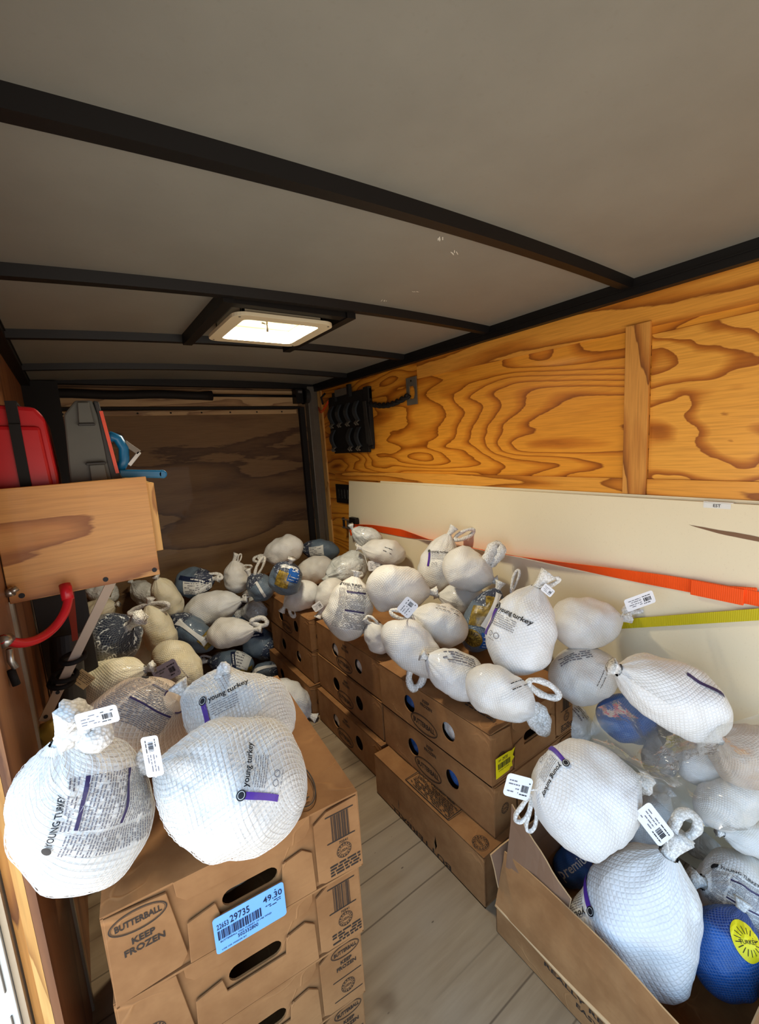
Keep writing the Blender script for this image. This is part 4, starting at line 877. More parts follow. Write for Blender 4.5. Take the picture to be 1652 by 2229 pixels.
def carton(label, pos, rz=0., tilt=0., holes='oval', logo=True, front=True, W=BW, L=BL, H=BH, top_print=False, group=None, side_bottom=False, price=None, seed=1, front_style='plain', torn=False):
    rnd = random.Random(seed)
    root = tag(empty('cardboard_box', pos), label, 'cardboard box', group)
    root.rotation_euler = (tilt, 0, rz)
    T_ = .0045
    b = MB()
    b.box((-W/2, -L/2, 0), (W/2, L/2, T_), M['card'])
    hs = []
    if holes == 'oval': hs = [ellipse(-.105, .092, .033, .034), ellipse(.108, .090, .033, .034)]
    if holes == 'slit': hs = [[(-.142,.03),(-.137,.055),(-.142,.078),(-.147,.055)][::-1], [(.066,.02),(.078,.045),(.070,.085),(.060,.045)][::-1]]
    out = [(-L/2,0),(L/2,0),(L/2,H-.002),(-L/2,H-.002)]
    b.poly(out, hs, -T_, (-W/2, 0, 0), (0,-1,0), (0,0,1), M['card'])
    b.poly(out, [], -T_, (W/2, 0, 0), (0,1,0), (0,0,1), M['card'])
    oe = [(-W/2+T_,0),(W/2-T_,0),(W/2-T_,H-.002),(-W/2+T_,H-.002)]
    b.poly(oe, [slot(0, .088, .105, .034)], -T_, (0, -L/2 + .006, 0), (1,0,0), (0,0,1), M['card'])
    b.poly(oe, [], -T_, (0, L/2, 0), (-1,0,0), (0,0,1), M['card'])
    body = b.build('carton_body', root)
    # lid: two flaps, a little dished
    b = MB(); nx_, ny_ = 14, 18
    def lidz(i, j):
        x = -W/2 + W*i/nx_; y = -L/2 + L*j/ny_
        e = min(1, min(i, nx_-i, j, ny_-j) / 2.5)
        return H + .004 * noise.noise(Vector((x*7 + seed*3.1, y*7, seed))) * e - .003*e
    vs = [(-W/2 + W*i/nx_, -L/2 + L*j/ny_, lidz(i, j)) for j in range(ny_+1) for i in range(nx_+1)]
    n0 = len(vs); vs += [(x, y, z - .004) for x, y, z in vs]
    fs = []
    for j in range(ny_):
        for i in range(nx_):
            a = j*(nx_+1)+i; q = (a, a+1, a+nx_+2, a+nx_+1); fs += [q, tuple(n0+k for k in q[::-1])]
    rim = [i for i in range(nx_+1)] + [(j+1)*(nx_+1)-1 for j in range(1, ny_+1)] + [ny_*(nx_+1)+i for i in range(nx_-1, -1, -1)] + [j*(nx_+1) for j in range(ny_-1, 0, -1)]
    for k in range(len(rim)):
        p, q = rim[k], rim[(k+1) % len(rim)]; fs.append((p, n0+p, n0+q, q))
    b.add(vs, fs, M['card'])
    lid = b.build('lid', root, smooth=False)
    if top_print:
        b = MB(); z = H + .0035
        if top_print == 'stamp':
            for (x0, y0, x1, y1) in ((-.215,.10,-.150,.10),(-.215,-.13,-.150,-.13),(-.215,.10,-.215,-.13)):
                b.bar((x0,y0,z),(x1,y1,z),.003,.0006,M['ink'])
            put_dashes(b, rnd, (-.185,-.015,z), (0,-1,0), (1,0,0), -.10, .11, np.arange(-.022,.03,.0065), .003, M['ink'], .85, .012)
            put_text(b, 'BUTTERBALL', (-.145,-.0,z), (0,-1,0), (1,0,0), .018, M['ink'], width=.2)
            seal(b, (-.195,-.255,z), (0,-1,0), (1,0,0), .026, M['ink'])
        elif top_print == 'corner':
            butterball(b, (.13,-.20,z+.002), (0,-1,0), (1,0,0), .15, M['ink'])
        else:
            butterball(b, (-.02,.08,z+.002), (0,-1,0), (1,0,0), .16, M['ink'])
            put_dashes(b, rnd, (-.14,-.16,z+.002), (0,-1,0), (1,0,0), -.02, .11, np.arange(-.03,.04,.012), .006, M['ink'], .85, .022)
        b.build('top_print', lid)
    if logo:
        b = MB(); O = Vector((-W/2 - .0008, 0, 0))
        if logo == 'low':
            put_text(b, 'BUTTERBALL', O + Vector((0,.02,.012)), (0,1,0), (0,0,-1), .02, M['ink'], width=.34)
        else:
            butterball(b, O + Vector((0,.022,.047)), (0,-1,0), (0,0,1), .15, M['ink'])
            keep_frozen(b, O + Vector((0,.004,.137)), (0,-1,0), (0,0,1), .012, M['ink'])
        b.build('printed_logo', body)
    if front:
        yf = -L/2 - .001
        cw = .102
        b = MB(); b.poly([(-W/2,.004),(-W/2+cw,.012),(-W/2+cw+.012,.03),(-W/2+cw-.004,H-.03),(-W/2+cw-.006,H-.014),(-W/2+.004,H-.006)], [], -.005, (0,yf,0), (1,0,0), (0,0,1), M['card'])
        lp = b.build('corner_panel', root, bevel=.001)
        b = MB(); b.poly([(W/2-cw,.016),(W/2-cw+.015,.008),(W/2,.004),(W/2-.002,H-.006),(W/2-cw+.03,H-.012),(W/2-cw,H-.03)], [], -.005, (0,yf,0), (1,0,0), (0,0,1), M['card'])
        rp = b.build('corner_panel', root, bevel=.001)
        b = MB(); b.poly([(-W/2+cw+.006,H),(-W/2+cw+.008,H-.030),(-W/2+cw+.022,H-.046),(.052,H-.048),(W/2-cw-.02,H-.045),(W/2-cw-.008,H-.028),(W/2-cw-.006,H)], [slot(-.0, H-.044, .0001, .0001)] if False else [], -.005, (0,yf-.0005,0), (1,0,0), (0,0,1), M['card'])
        b.build('tuck_flap', root, bevel=.001)
        b = MB(); b.poly([(-W/2+cw+.014,.006),(W/2-cw-.006,.006),(W/2-cw-.008,.095),(W/2-cw-.028,.112),(.062,.104),(.058,.068),(-.058,.068),(-.064,.098),(-W/2+cw+.018,.088)], [], -.004, (0,yf,0), (1,0,0), (0,0,1), M['card'])
        lf = b.build('lower_flap', root, bevel=.001)
        b = MB(); O = Vector((-W/2 + cw/2, yf - .0008, 0)); A, Z_ = (1,0,0), (0,0,1)
        if front_style in ('logo', 'both'):
            butterball(b, O + Vector((0,0,H-.034)), A, Z_, .088, M['ink']); keep_frozen(b, O + Vector((.003,0,H-.078)), A, Z_, .0115, M['ink'])
        else: seal(b, O + Vector((0,0,H-.10)), A, Z_, .018, M['ink'])
        b.build('printed_logo', lp)
        b = MB(); O = Vector((W/2 - cw/2 + .010, yf - .0008, 0))
        if front_style == 'both':
            butterball(b, O + Vector((.0,0,H-.03)), A, Z_, .07, M['ink']); keep_frozen(b, O + Vector((0,0,H-.064)), A, Z_, .009, M['ink']); seal(b, O + Vector((0,0,.055)), A, Z_, .017, M['ink'])
            for z in (.082, .03): put_rect(b, O + Vector((0,0,z)), A, Z_, -.035, .035, -.001, .001, M['ink'])
        else:
            put_rect(b, O, A, Z_, -.036, .028, H-.026, H-.0235, M['ink']); put_rect(b, O, A, Z_, -.036, .028, H-.088, H-.0855, M['ink'])
            put_barcode(b, rnd, O, A, Z_, -.024, .018, H-.086, H-.027, M['ink'], .0009)
            put_text(b, '70541', O + Vector((0,0,H-.096)), A, Z_, .006, M['ink'])
            seal(b, O + Vector((0,0,H-.118)), A, Z_, .017, M['ink'])
            put_dashes(b, rnd, O, A, Z_, -.034, .036, (.038,.031,.024,.017), .004, M['ink'], .9, .014)
        b.build('panel_print', rp)
    if price == 'blue':
        b = MB(); O = Vector((-.008, -L/2 - .0075, .036)); A = Vector((1,0,0)); Z_ = Vector((0,0,1))
        b.poly(rrect(-.066, .066, -.036, .040, .006), [], .0008, O, A, Z_, M['blue_label'])
        st = b.build('price_label', root)
        b = MB(); O = O + Vector((0,-.0014,0)); k = M['navy_print']
        put_text(b, '22653', O + A*-.050 + Z_*.020, A, Z_, .0105, k, width=.021); put_text(b, '29735', O + A*-.019 + Z_*.023, A, Z_, .0145, k, width=.036)
        put_text(b, '49.30', O + A*.043 + Z_*.022, A, Z_, .0125, k, width=.037)
        put_dashes(b, rnd, O, A, Z_, .028, .058, (.032,.011,.007,.003), .0016, k, .8, .006)
        put_barcode(b, rnd, O, A, Z_, -.060, .020, -.008, .011, k, .0009)
        put_text(b, 'BUTTERBALL YNG TURKEY 10-14# WND', O + A*-.010 + Z_*-.0125, A, Z_, .0034, k, width=.095)
        put_text(b, '502332800', O + A*-.008 + Z_*-.020, A, Z_, .0075, k, width=.038)
        put_text(b, 'USE OR FREEZE BY', O + A*-.034 + Z_*-.030, A, Z_, .0026, k, width=.045)
        b.build('label_print', st)
    if price == 'yellow':
        O = Vector((-W/2 + .058, -L/2 - .0078, .064)); A = Vector((1,0,0)); Z_ = Vector((0,0,1))
        b = MB(); b.poly([(-.043,-.038),(.020,-.036),(.026,-.028),(.036,-.030),(.033,-.012),(.046,-.002),(.038,.008),(.050,.030),(.034,.026),(.018,.030),(-.043,.032)], [], .0008, O, A, Z_, M['yellow_label'])
        st = b.build('price_label', root)
        b = MB(); O = O + Vector((0,-.0014,0)); k = M['black_ink']
        put_text(b, '22653', O + A*-.026 + Z_*.020, A, Z_, .006, k, width=.014); put_text(b, '29735', O + A*.0 + Z_*.019, A, Z_, .010, k, width=.026)
        put_barcode(b, rnd, O, A, Z_, -.034, .026, -.010, .009, k, .0008)
        put_text(b, 'BUTTERBALL YNG TURKEY', O + A*-.006 + Z_*-.016, A, Z_, .0034, k, width=.05)
        b.build('label_print', st)
    return root

zA = [FZ, FZ + .1832, FZ + .3664]
carton('bottom box of the nearest right hand stack, slit sided with a stamp on top', (.858 + BW/2, 1.098, zA[0]), holes='slit', logo='low', top_print='stamp', front=False, seed=2, group='turkey boxes')
carton('middle box of the nearest right hand stack, a yellow badge showing in its hole', (.934 + BW/2, 1.120, zA[1]), rz=.004, seed=3, group='turkey boxes')
carton('top box of the nearest right hand stack, with a torn yellow sticker', (.930 + BW/2, 1.124, zA[2]), price='yellow', top_print='logo', seed=4, front_style='blank', group='turkey boxes')
carton('bottom box of the middle right hand stack, set slightly forward', (.906 + BW/2, 1.706, zA[0]), seed=5, group='turkey boxes')
carton('middle box of the middle right hand stack, with two dark holes', (.932 + BW/2, 1.722, zA[1]), seed=6, group='turkey boxes')
carton('top box of the middle right hand stack, white showing in both holes', (.938 + BW/2, 1.716, zA[2]), top_print='logo', front_style='logo', seed=7, group='turkey boxes')
carton('bottom box of the far right hand stack, dark against the floor', (.880 + BW/2, 2.335, zA[0]), seed=8, logo=False, group='turkey boxes')
carton('middle box of the far right hand stack, one white hole showing', (.915 + BW/2, 2.345, zA[1]), seed=9, logo=False, group='turkey boxes')
carton('top box of the far right hand stack, under the knotted tail turkey', (.915 + BW/2, 2.345, zA[2]), seed=10, group='turkey boxes')
for k, lab in enumerate(('lowest box of the stack crosswise against the ramp door', 'second box up of the stack crosswise against the ramp door', 'topmost box of the stack crosswise against the ramp door, under the far heap')):
    carton(lab, (1.268, 2.896, zA[k]), rz=pi/2, W=.44, L=.52, logo=False, front=False, holes=None, seed=11 + k, group='turkey boxes')
# near left stack, turned a few degrees
LC = Vector((.166, .749)); ca, sa = cos(radians(-5.56)), sin(radians(-5.56))
hl = .1815
for k, (lab, kw, dx) in enumerate((('lowest box of the near left stack, by the doorway', dict(front_style='both'), -.012), ('third box down of the near left stack, flattened at its corner', dict(front_style='both'), -.010), ('second box from the top of the near left stack, with an empty dark hand hole', dict(), -.006), ('top box of the near left stack, with the sky blue price label', dict(front_style='logo', price='blue', top_print='corner'), 0))):
    off = Vector((dx, .29)) + Vector((0, 0.012*(3-k)))
    p = LC + Vector((ca*off.x - sa*off.y, sa*off.x + ca*off.y))
    carton(lab, (p.x, p.y, FZ + hl*k), rz=radians(-5.56), holes=None, logo=False, W=.466, L=.58, H=hl - .0005, seed=20 + k, group='turkey boxes', **kw)

# open box with raised flaps, near right
ob = tag(empty('open_cardboard_box', (1.07, .44, FZ)), 'open brown box with raised flaps, full of turkeys, lettered along its side', 'cardboard box')
OW, OL, OH = .47, .60, .092
b = MB(); x0, x1, y0, y1 = -OW/2, OW/2, -OL/2, OL/2
b.box((x0,y0,0),(x1,y1,.005), M['card'])
b.box((x0,y0,0),(x0+.005,y1,OH), M['card']); b.box((x1-.005,y0,0),(x1,y1,OH), M['card']); b.box((x0,y0,0),(x1,y0+.005,OH), M['card']); b.box((x0,y1-.005,0),(x1,y1,OH), M['card'])
obody = b.build('carton_body', ob, bevel=.002)
b = MB()
put_text(b, 'REALLY REMARKABLY', (x0-.0008, -.025, .069), (0,-1,0), (0,0,1), .0115, M['ink'], width=.33, bold=.02)
put_text(b, 'EASY TO COOK', (x0-.0008, -.045, .046), (0,-1,0), (0,0,1), .0115, M['ink'], width=.19, bold=.02)
b.build('printed_lettering', obody)
b = MB(); b.tube([(x0 + .001 + .002*sin(9*t), y0 + OL*t, OH - .001 + .003*sin(7*t)) for t in np.linspace(0, 1, 20)], .006, M['card_edge'], 8); b.build('worn_fold', ob, smooth=True)
def flap(name, root, base0, base1, up, n=10, m_out='card', m_in='card_in', wob=.006, seed=0, notch=None):
    """flap hinged on base0-base1; up(t) gives the vector to its free edge"""
    b = MB(); base0 = Vector(base0); base1 = Vector(base1); mrows = 6; th = .0045
    d = (base1 - base0).normalized(); top = []
    for i in range(n + 1):
        t = i / n; u = Vector(up(t)); nn = d.cross(u).normalized()
        for j in range(mrows + 1):
            s = j / mrows
            p = base0.lerp(base1, t) + u * s + nn * (wob * noise.noise(Vector((t*3 + seed, s*2, seed))) * s * 2)
            top.append((p, nn))
    vs = [p for p, q in top]; n0 = len(vs); vs += [p + q * th for p, q in top]
    w = mrows + 1; f1, f2, f3 = [], [], []
    for i in range(n):
        for j in range(mrows):
            a = i*w + j; q = (a, a+1, a+w+1, a+w); f1.append(q); f2.append(tuple(n0+k for k in q[::-1]))
    rim = [i*w for i in range(n+1)] + [n*w+j for j in range(1, w)] + [i*w+mrows for i in range(n-1, -1, -1)] + [j for j in range(mrows-1, 0, -1)]
    for k in range(len(rim)):
        p, q = rim[k], rim[(k+1) % len(rim)]; f3.append((p, n0+p, n0+q, q))
    b.add(vs, f1 + f2, M[m_out]); b.add(vs, f3, M['card_edge'])
    return b.build(name, root)
def lerp3(a, b_, t): return tuple(x + (y - x) * t for x, y in zip(a, b_))
flap('long_flap', ob, (x0+.002, y1, OH), (x0+.002, y0, OH), lambda t: (.046 + .006*sin(pi*t) - .030*t, 0, .152 - .012*t + .010*sin(5*t)), n=14, seed=3)
flap('end_flap', ob, (x0+.02, y1-.004, OH), (x1-.02, y1-.004, OH), lambda t: (-.02 + .02*t, .02, .16 - .03*t), n=10, m_out='card_in', seed=5)
flap('near_flap', ob, (x1, y0+.003, OH), (x0+.05, y0+.003, OH), lambda t: (0, .055, .075 + .02*sin(4*t)), n=12, seed=7)
flap('inner_flap', ob, (x0+.020, y1-.012, OH), (x0+.014, y1-.20, OH), lambda t: (.05 + .0*t, 0, .305 - .17*t + .03*t*t), n=10, m_out='card_in', seed=9)
# ------------------------------------------------------------ frozen turkeys
PT = np.array([0,.02,.06,.12,.22,.34,.46,.58,.70,.80,.88,.94,1.0])
PR = np.array([0,.26,.47,.66,.87,.98,1.0,.98,.90,.77,.58,.37,.18])
# smooth the profile once
_tt = np.linspace(0, 1, 401); _rr = np.interp(_tt, PT, PR)
_kk = np.hanning(21); _kk /= _kk.sum(); _rs = np.convolve(np.pad(_rr, 10, mode='edge'), _kk, 'valid')
_w = np.clip(np.minimum(_tt / .06, (1 - _tt) / .04), 0, 1); _rs = _rs * _w + _rr * (1 - _w)
def body_radius(th, t, D, sd):
    """bag surface: radius about the long axis at angle th, position t (0 blunt end, 1 gathered end)"""
    r = np.interp(t, _tt, _rs) * D / 2
    e = np.clip(t / .12, 0, 1) * np.clip((1 - t) / .1, 0, 1)
    k = 1 + .055 * np.cos(2 * th + sd) * e + .03 * np.cos(3 * th + 2.1 * sd) * np.sin(pi * t) + .025 * np.sin(2 * th + 9 * t + sd * 1.7) * e
    for a0, t0, am, wa, wt in ((sd, .30, .15, .45, .13), (sd + 2.3, .26, .12, .5, .14), (sd + 4.2, .62, -.10, .35, .12), (sd + 1.2, .55, -.05, .3, .2)):
        da = np.angle(np.exp(1j * (th - a0)))
        k = k + am * np.exp(-(da / wa) ** 2 - ((t - t0) / wt) ** 2) * e
    k = k + e * (.020 * np.sin(5 * th + 9 * t + 3 * sd) + .018 * np.sin(4 * th - 15 * t + 5 * sd) + .012 * np.sin(7 * th + 21 * t + sd) + .012 * np.sin(2 * th + 26 * t + 4 * sd))
    g = np.clip((t - .66) / .3, 0, 1)
    nf = 9 + int(abs(sd) * 3) % 5
    k = k + .06 * g * np.sin(nf * th + 2 * np.sin(3 * th + sd)) + .03 * g * np.sin(2.3 * nf * th + sd)
    return r * k

def turkey(row, idx):
    loc_, X, Y, L, D, kind, neck, marks, loops, tags, label = row
    X = Vector(X).normalized(); Y = Vector(Y); Y = (Y - X * Y.dot(X)).normalized(); Z = X.cross(Y)
    rot = Matrix((X, Y, Z)).transposed()
    sd = (idx * 2.399963) % 6.283
    root = empty('frozen_turkey')
    root.matrix_world = Matrix.Translation(Vector(loc_)) @ rot.to_4x4()
    tag(root, label, 'turkey', 'frozen turkeys')
    near = Vector(loc_).length < 1.15
    nt, nth = (72, 80) if near else (44, 48)
    # body
    tq = np.concatenate([[0], 1 - np.cos(np.linspace(.08, pi/2, nt//3)), ]) * .22
    tq = np.concatenate([tq, np.linspace(.22, 1, nt - len(tq) + 1)[1:]])
    nt = len(tq); th = np.linspace(0, 2*pi, nth + 1)
    TH, TT = np.meshgrid(th, tq); RR = body_radius(TH, TT, D, sd)
    P = np.stack([(TT - .5) * L, RR * np.cos(TH), RR * np.sin(TH)], -1)
    # small wrinkles
    fl = P.reshape(-1, 3); amp = .0028 if kind != 'C' else .006
    for i in range(len(fl)):
        v = Vector(fl[i]) * (22 if near else 18)
        w = noise.noise(v + Vector((sd*5, 0, 0))) * amp + noise.noise(v * 2.7 + Vector((0, sd*5, 0))) * amp * .5
        rr = math.hypot(fl[i][1], fl[i][2])
        if rr > 1e-5: fl[i][1] *= 1 + w / max(rr, .02); fl[i][2] *= 1 + w / max(rr, .02)
    P[:, -1] = P[:, 0]
    b = MB(); b.v = [tuple(p) for p in P.reshape(-1, 3)]; s = b.slot(M['film_' + kind]); w = nth + 1
    for i in range(nt - 1):
        for j in range(nth):
            a = i*w + j; b.f.append([a, a+1, a+w+1, a+w]); b.mi.append(s)
    b.uv = np.stack([TH / (2*pi), TT], -1).reshape(-1, 2)
    body = b.build('wrapped_body', root, smooth=True, fix=True)

    def onsurf(q, off):
        off += .0014
        t = min(.985, max(.02, q.x / L + .5)); a = math.atan2(q.z, q.y)
        r = float(body_radius(np.array([a]), np.array([t]), D, sd)[0]) + off
        return (t - .5) * L, r * cos(a), r * sin(a)
    # net strands on the nearest ones
    if near and kind in 'WTK':
        b = MB(); N = 40; rs = .00045
        seg = 46
        for sgn in (1, -1):
            for k in range(N):
                ts = np.linspace(.015, .97, seg); a = 2*pi*k/N + sgn * 2*pi*.62 * ts
                r = body_radius(a, ts, D, sd) + .0022
                px = (ts - .5) * L; py = r*np.cos(a); pz = r*np.sin(a)
                # three-sided cord
                ra = np.stack([np.zeros(seg), np.cos(a), np.sin(a)], -1); ta = np.stack([np.zeros(seg), -np.sin(a), np.cos(a)], -1)
                ctr = np.stack([px, py, pz], -1); o = len(b.v)
                ring = [ctr + ra*rs*1.2, ctr + ta*rs - ra*rs*.6, ctr - ta*rs - ra*rs*.6]
                for i in range(seg):
                    for c in range(3): b.v.append(tuple(ring[c][i]))
                for i in range(seg - 1):
                    for c in range(3):
                        b.f.append([o+3*i+c, o+3*i+(c+1) % 3, o+3*i+3+(c+1) % 3, o+3*i+3+c]); b.mi.append(b.slot(M['strand']))
        b.build('net', root, smooth=True, fix=False)
    # gathered end
    if neck > .25:
        d0 = Vector((1, 0, 0))
        if loops: d0 = (Vector((1.0, 0, 0)) + Vector(loops[0][3:6]).normalized() * .8).normalized()
        ln = .22 * D * neck + .012; r0 = .10 * D
        pts = [Vector((L * .47, 0, 0)) + Vector((1,0,0)) * ln * .3 * t + d0 * ln * t * t for t in np.linspace(0, 1, 9)]
        b = MB(); b.tube(pts, r0, M['net'] if kind not in 'C' else M['film_C'], 16, radf=lambda t, a: r0 * (.95 - 1.0*t*(1-t)*1.6 + .35*t*t) * (1 + .13*sin(6*a + sd) + .06*sin(11*a + 5*t)))
        b.build('gathered_neck', root, smooth=True)
    for lp in loops:
        p0, d, wv = Vector(lp[0:3]), Vector(lp[3:6]), Vector(lp[6:9]) * .5
        n_ = 36; wl_ = max(wv.length, .008); rad = min(.011, max(.0035, wl_ * .30))
        if wl_ / max(d.length, 1e-3) > .42: rad = wl_ * .55
        up_ = d.cross(wv).normalized(); pts = []
        for i in range(n_):
            a = 2*pi*i/n_
            pts.append(p0 + d * (.5 - .5*cos(a)) * .94 + wv * sin(a) * (1 - rad / wl_ * .9) * (.55 + .45*math.sqrt(.5 - .5*cos(a))) + up_ * .006 * sin(2*a + sd))
        b = MB(); b.tube(pts, rad, M['net'], 9, closed=True, flat=1.25, radf=lambda t, a: rad * (1 + .12*sin(5*a + 40*t) + .10*sin(23*t + sd)))
        b.build('net_loop', root, smooth=True)
    for tg in tags:
        p0, d, wv = Vector(tg[0:3]), Vector(tg[3:6]), Vector(tg[6:9])
        A = d.normalized(); B_ = (wv - A * wv.dot(A)).normalized(); hw, hh = d.length/2, wv.length/2; nn = A.cross(B_)
        b = MB(); o2 = rrect(-hw, hw, -hh, hh, min(hw, hh) * .35, 4)
        b.poly(o2, [], .0008, p0, A, B_, M['lilac'] if 'lilac' in label else M['paper'])
        # thin stem back to the gathered end
        e = Vector((L * .49, 0, 0)); q = p0 - A * hw * (1 if (p0 - A*hw - e).length < (p0 + A*hw - e).length else -1)
        b.tube([e, e.lerp(q, .5) + nn * .004, q], .0022, M['net'], 6)
        tgo = b.build('paper_tag', root)
        b = MB(); rnd = random.Random(idx); O = p0 + nn * .0016
        put_barcode(b, rnd, O, A, B_, hw*.25, hw*.8, -hh*.35, hh*.25, M['black_ink'], max(.0006, hw*.018))
        put_dashes(b, rnd, O, A, B_, -hw*.75, hw*.1, (hh*.45, hh*.15, -hh*.2, -hh*.5), hh*.1, M['grey_ink'], .7, hw*.22)
        put_dashes(b, rnd, O, A, B_, hw*.2, hw*.85, (hh*.5, -hh*.58), hh*.1, M['black_ink'], .8, hw*.16)
        if nn.dot(rot.transposed() @ (-Vector(loc_))) < 0: b.v = [tuple(Vector(v) - nn * .0036) for v in b.v]
        b.build('tag_print', tgo)
    # printing on the bag
    for mk in marks:
        typ, p, r, mw, mh = mk[0], Vector(mk[1:4]), Vector(mk[4:7]), mk[7], mk[8]
        nrm = Vector((p.x / L**2, p.y / D**2, p.z / D**2)).normalized()
        A = (r - nrm * r.dot(nrm)).normalized(); B_ = nrm.cross(A)
        rnd = random.Random(idx * 31 + len(typ))
        fb = MB(); O2 = Vector((0,0,0)); AX, AY = (1,0,0), (0,1,0)
        layer = []          # (flat MB, offset)
        def plate(m, w_, h_, off=.0012, round_=False, x=0, y=0):
            g = MB(); n = 10
            for j in range(n + 1):
                for i in range(n + 1):
                    u, v = 2*i/n - 1, 2*j/n - 1
                    if round_: u, v = u*math.sqrt(1 - v*v/2), v*math.sqrt(1 - u*u/2)
                    g.v.append((x + u*w_/2, y + v*h_/2, 0))
            s_ = g.slot(m)
            for j in range(n):
                for i in range(n): a = j*(n+1)+i; g.f.append([a, a+1, a+n+2, a+n+1]); g.mi.append(s_)
            layer.append((g, off))
        name = 'printed_label'
        if typ == 'front':
            S = mw; ox, oy = -.42*S, .42*S
            plate(M['purple'], .15*S, .95*S, .0016, x=ox, y=oy - .52*S)
            plate(M['black_ink'], .23*S, .23*S, .0022, True, x=ox, y=oy - .02*S)
            put_ring(fb, (ox, oy - .02*S, 0), AX, AY, .085*S, .085*S, .012*S, M['white_label'], 20)
            put_text(fb, 'young turkey', (ox + .17*S, oy - .06*S, 0), AX, AY, .145*S, M['black_ink'], center=False, bold=.02)
            put_dashes(fb, rnd, O2, AX, AY, ox + .17*S, ox + .95*S, [oy - (.24 + .062*i)*S for i in range(6)], .018*S, M['grey_ink'], .95, .06*S)
            for cx_ in (.30, .50): put_ring(fb, (ox + cx_*S, oy - .84*S, 0), AX, AY, .085*S, .085*S, .018*S, M['grey_ink'], 6 if cx_ < .4 else 18)
            put_dashes(fb, rnd, O2, AX, AY, ox + .2*S, ox + .6*S, (oy - 1.0*S,), .018*S, M['grey_ink'], .9, .1*S)
        elif typ == 'back':
            put_text(fb, 'YOUNG TURKEY', (-.36*mw, .47*mh, 0), AX, AY, .055*mh, M['black_ink'], center=False, bold=.02, width=.62*mw)
            plate(M['black_ink'], .12*mw, .12*mw, .0014, True, x=-.45*mw, y=.47*mh)
            put_dashes(fb, rnd, O2, AX, AY, -.47*mw, -.22*mw, np.arange(-.48*mh, .38*mh, .028*mh), .012*mh, M['grey_ink'], .9, .035*mw)
            put_dashes(fb, rnd, O2, AX, AY, -.18*mw, .5*mw, [y for y in np.arange(-.48*mh, .42*mh, .030*mh) if abs(y - .30*mh) > .03*mh and abs(y + .12*mh) > .03*mh], .012*mh, M['grey_ink'], .85, .045*mw)
            for y in (.30, -.12): plate(M['purple_dark'], .68*mw, .035*mh, .0014, x=.16*mw, y=y*mh)
            for x in (-.18, .05, .28, .5): put_rect(fb, (0,0,0), AX, AY, x*mw - .0004, x*mw + .0004, -.1*mh, .26*mh, M['grey_ink'])
        elif typ in ('small', 'lines'):
            put_dashes(fb, rnd, O2, AX, AY, -mw/2, mw/2, np.linspace(-mh*.4, mh*.4, 4 if typ == 'lines' else 2), mh*.12, M['black_ink' if typ == 'small' else 'grey_ink'], .85, mw*.14)
        elif typ == 'bar':
            plate(M['purple_dark'], mw, mh, .0014); name = 'printed_stripe'
        elif typ == 'gold': plate(M['gold'], mw, mh, .0014); name = 'roast_picture'
        elif typ == 'blue':
            plate(M['bright_blue'], mw, mh, .0016); name = 'blue_block'
            put_dashes(fb, rnd, O2, AX, AY, -mw*.4, mw*.4, np.linspace(-mh*.35, mh*.3, 4), mh*.05, M['script_white'], .7, mw*.16)
        elif typ == 'white':
            plate(M['white_label'], mw, mh, .0018); name = 'white_label'
            put_dashes(fb, rnd, O2, AX, AY, -mw*.45, mw*.05, np.linspace(-mh*.4, mh*.4, 6), mh*.06, M['grey_ink'], .85, mw*.12)
            put_barcode(fb, rnd, O2, AX, AY, mw*.12, mw*.45, -mh*.38, mh*.3, M['navy_print'], max(.0012, mw*.02))
        elif typ == 'navy': plate(M['navy_print'], mw, mh, .0022); put_dashes(fb, rnd, O2, AX, AY, -mw*.3, mw*.3, (0,), mh*.3, M['script_white'], .9, mw*.1); name = 'navy_stripe'
        elif typ == 'band': plate(M['script_white'], mw, mh, .003); name = 'white_band'
        elif typ == 'badge':
            plate(M['yellow_label' if 'yellow' in label else 'gold'], mw, mh, .0018, True); name = 'round_badge'
            for i in range(16):
                a = 2*pi*i/16; put_rect(fb, (0,0,0), (cos(a), sin(a), 0), (-sin(a), cos(a), 0), mw*.22, mw*.42, -mw*.012, mw*.012, M['ink'])
            put_text(fb, 'TURKEY', (0,0,0), AX, AY, mh*.1, M['ink'])
        elif typ == 'frozen':
            for i, (s_, x) in enumerate((('Keep', -.1), ('Frozen', .0), ('Keep Frozen', .15))): put_text(fb, s_, (x*mw, mh*(1.5 - 1.3*i), 0), AX, AY, mh*.42, M['script_white'])
            name = 'white_lettering'
        elif typ == 'premium':
            put_text(fb, 'premium', (0,0,0), AX, AY, mh*.6, M['script_white'], width=mw); name = 'white_lettering'
        layer.append((fb, .0026))
        out = MB()
        for g, off in layer:
            if not g.f: continue
            vs = [onsurf(p + A * v[0] + B_ * v[1] - nrm * (v[0]**2 + v[1]**2) / D, off) for v in g.v]
            o_ = len(out.v); out.v += vs
            for f, mi in zip(g.f, g.mi): out.f.append([i + o_ for i in f]); out.mi.append(out.slot(g.mats[mi]))
        out.build(name, body, smooth=False, fix=False)
    return root
for i_, row_ in enumerate(TURKEYS): turkey(row_, i_)

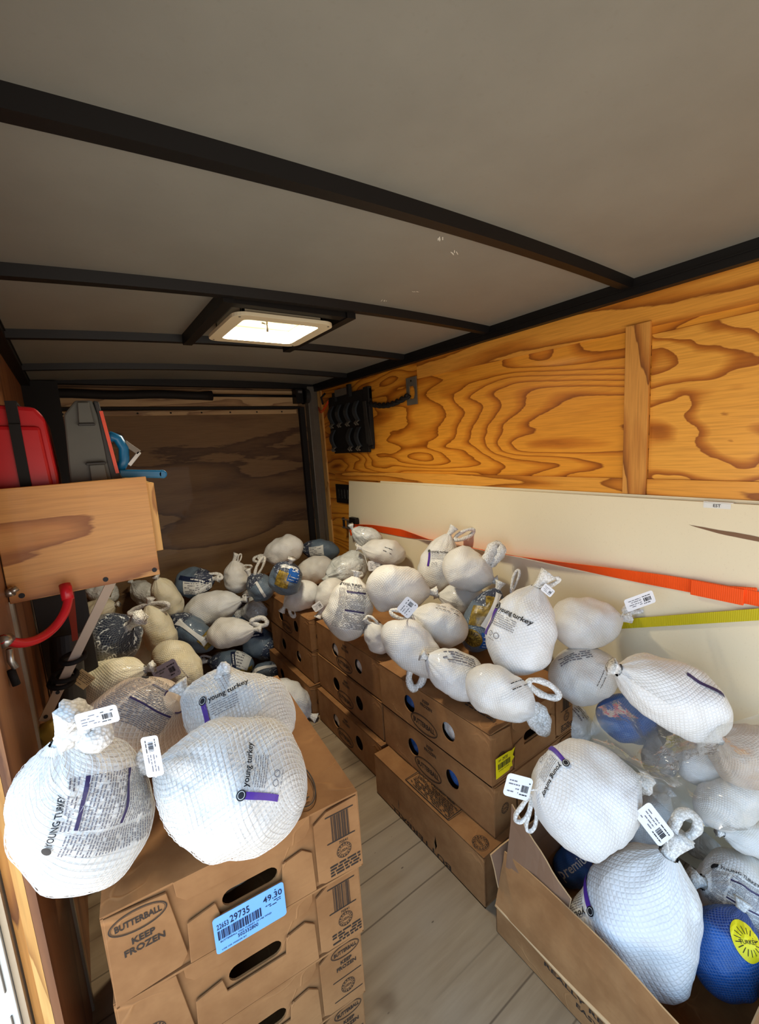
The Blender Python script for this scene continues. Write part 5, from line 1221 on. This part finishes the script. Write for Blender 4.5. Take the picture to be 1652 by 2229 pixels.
# turkeys glimpsed through the hand holes of the boxes
def peek(x, y, z, kind, label, L=.17, D=.12, ax=(0,1,0)):
    X = Vector(ax).normalized(); Y = Vector((0,0,1)).cross(X).normalized()
    turkey(((x, y, z), tuple(X), tuple(Y), L, D, kind, .2, [], [], [], label), int(abs(x*91 + y*57 + z*33)) % 50 + 3)
    return
peek(1.002, 1.230, -.992, 'B', 'blue bagged turkey showing in the far hand hole of the top box with yellow sticker')
peek(1.003, 1.012, -.993, 'W', 'white netted turkey showing in the near hand hole of the top box with yellow sticker', D=.13)
peek(1.006, 1.226, -1.178, 'B', 'blue bagged turkey showing in the far hole of the middle box of the nearest stack')
peek(1.002, 1.008, -1.180, 'B', 'blue bagged turkey showing in the near hole of the middle box of the nearest stack', D=.11)
peek(1.012, 1.823, -.992, 'W', 'white turkey showing in the far hole of the top box of the middle stack', D=.13)
peek(1.012, 1.606, -.992, 'W', 'white turkey showing in the near hole of the top box of the middle stack', D=.13)
peek(.980, 1.815, -1.358, 'W', 'white turkey showing in the far hole of the bottom box of the middle stack', D=.13)
peek(.989, 2.235, -1.175, 'W', 'white turkey showing in the hole of the middle box of the far stack', D=.13)
peek(.940, 1.030, -1.372, 'W', 'white turkey showing through the torn slit of the bottom box in the nearest stack', D=.13)
peek(.171, .850, -.818, 'K', 'netted turkey showing in the hand hole above the sky blue price label', D=.12, L=.2, ax=(1,-.1,0))

# ------------------------------------------------------------ sheet of clear plastic
net = np.array(PLASTIC_NET); nu, nv = 60, 44
b = MB(); rows_, cols_ = net.shape[:2]
def catm(P, t):
    k = min(int(t), len(P) - 2); f = t - k
    p0, p1, p2, p3 = P[max(k-1, 0)], P[k], P[k+1], P[min(k+2, len(P)-1)]
    return .5*((2*p1) + (p2-p0)*f + (2*p0-5*p1+4*p2-p3)*f*f + (3*p1-p0-3*p2+p3)*f**3)
for j in range(nv + 1):
    rowp = [catm(net[:, c], (rows_-1) * j / nv) for c in range(cols_)]
    for i in range(nu + 1):
        p = Vector(catm(rowp, (cols_-1) * i / nu))
        n1_ = noise.noise(p * 9); n2_ = noise.noise(p * 26 + Vector((7,0,0)))
        ridge = (1 - abs(n1_) * 2.4) * .016 + (1 - abs(n2_) * 2) * .007
        b.v.append(tuple(p - p.normalized() * ridge))
s_ = b.slot(M['clear'])
for j in range(nv):
    for i in range(nu): a = j*(nu+1)+i; b.f.append([a, a+1, a+nu+2, a+nu+1]); b.mi.append(s_)
tag(b.build('clear_plastic_bag', smooth=True, fix=False), 'big crinkled clear plastic bag spread over turkeys by the cream board', 'plastic bag')
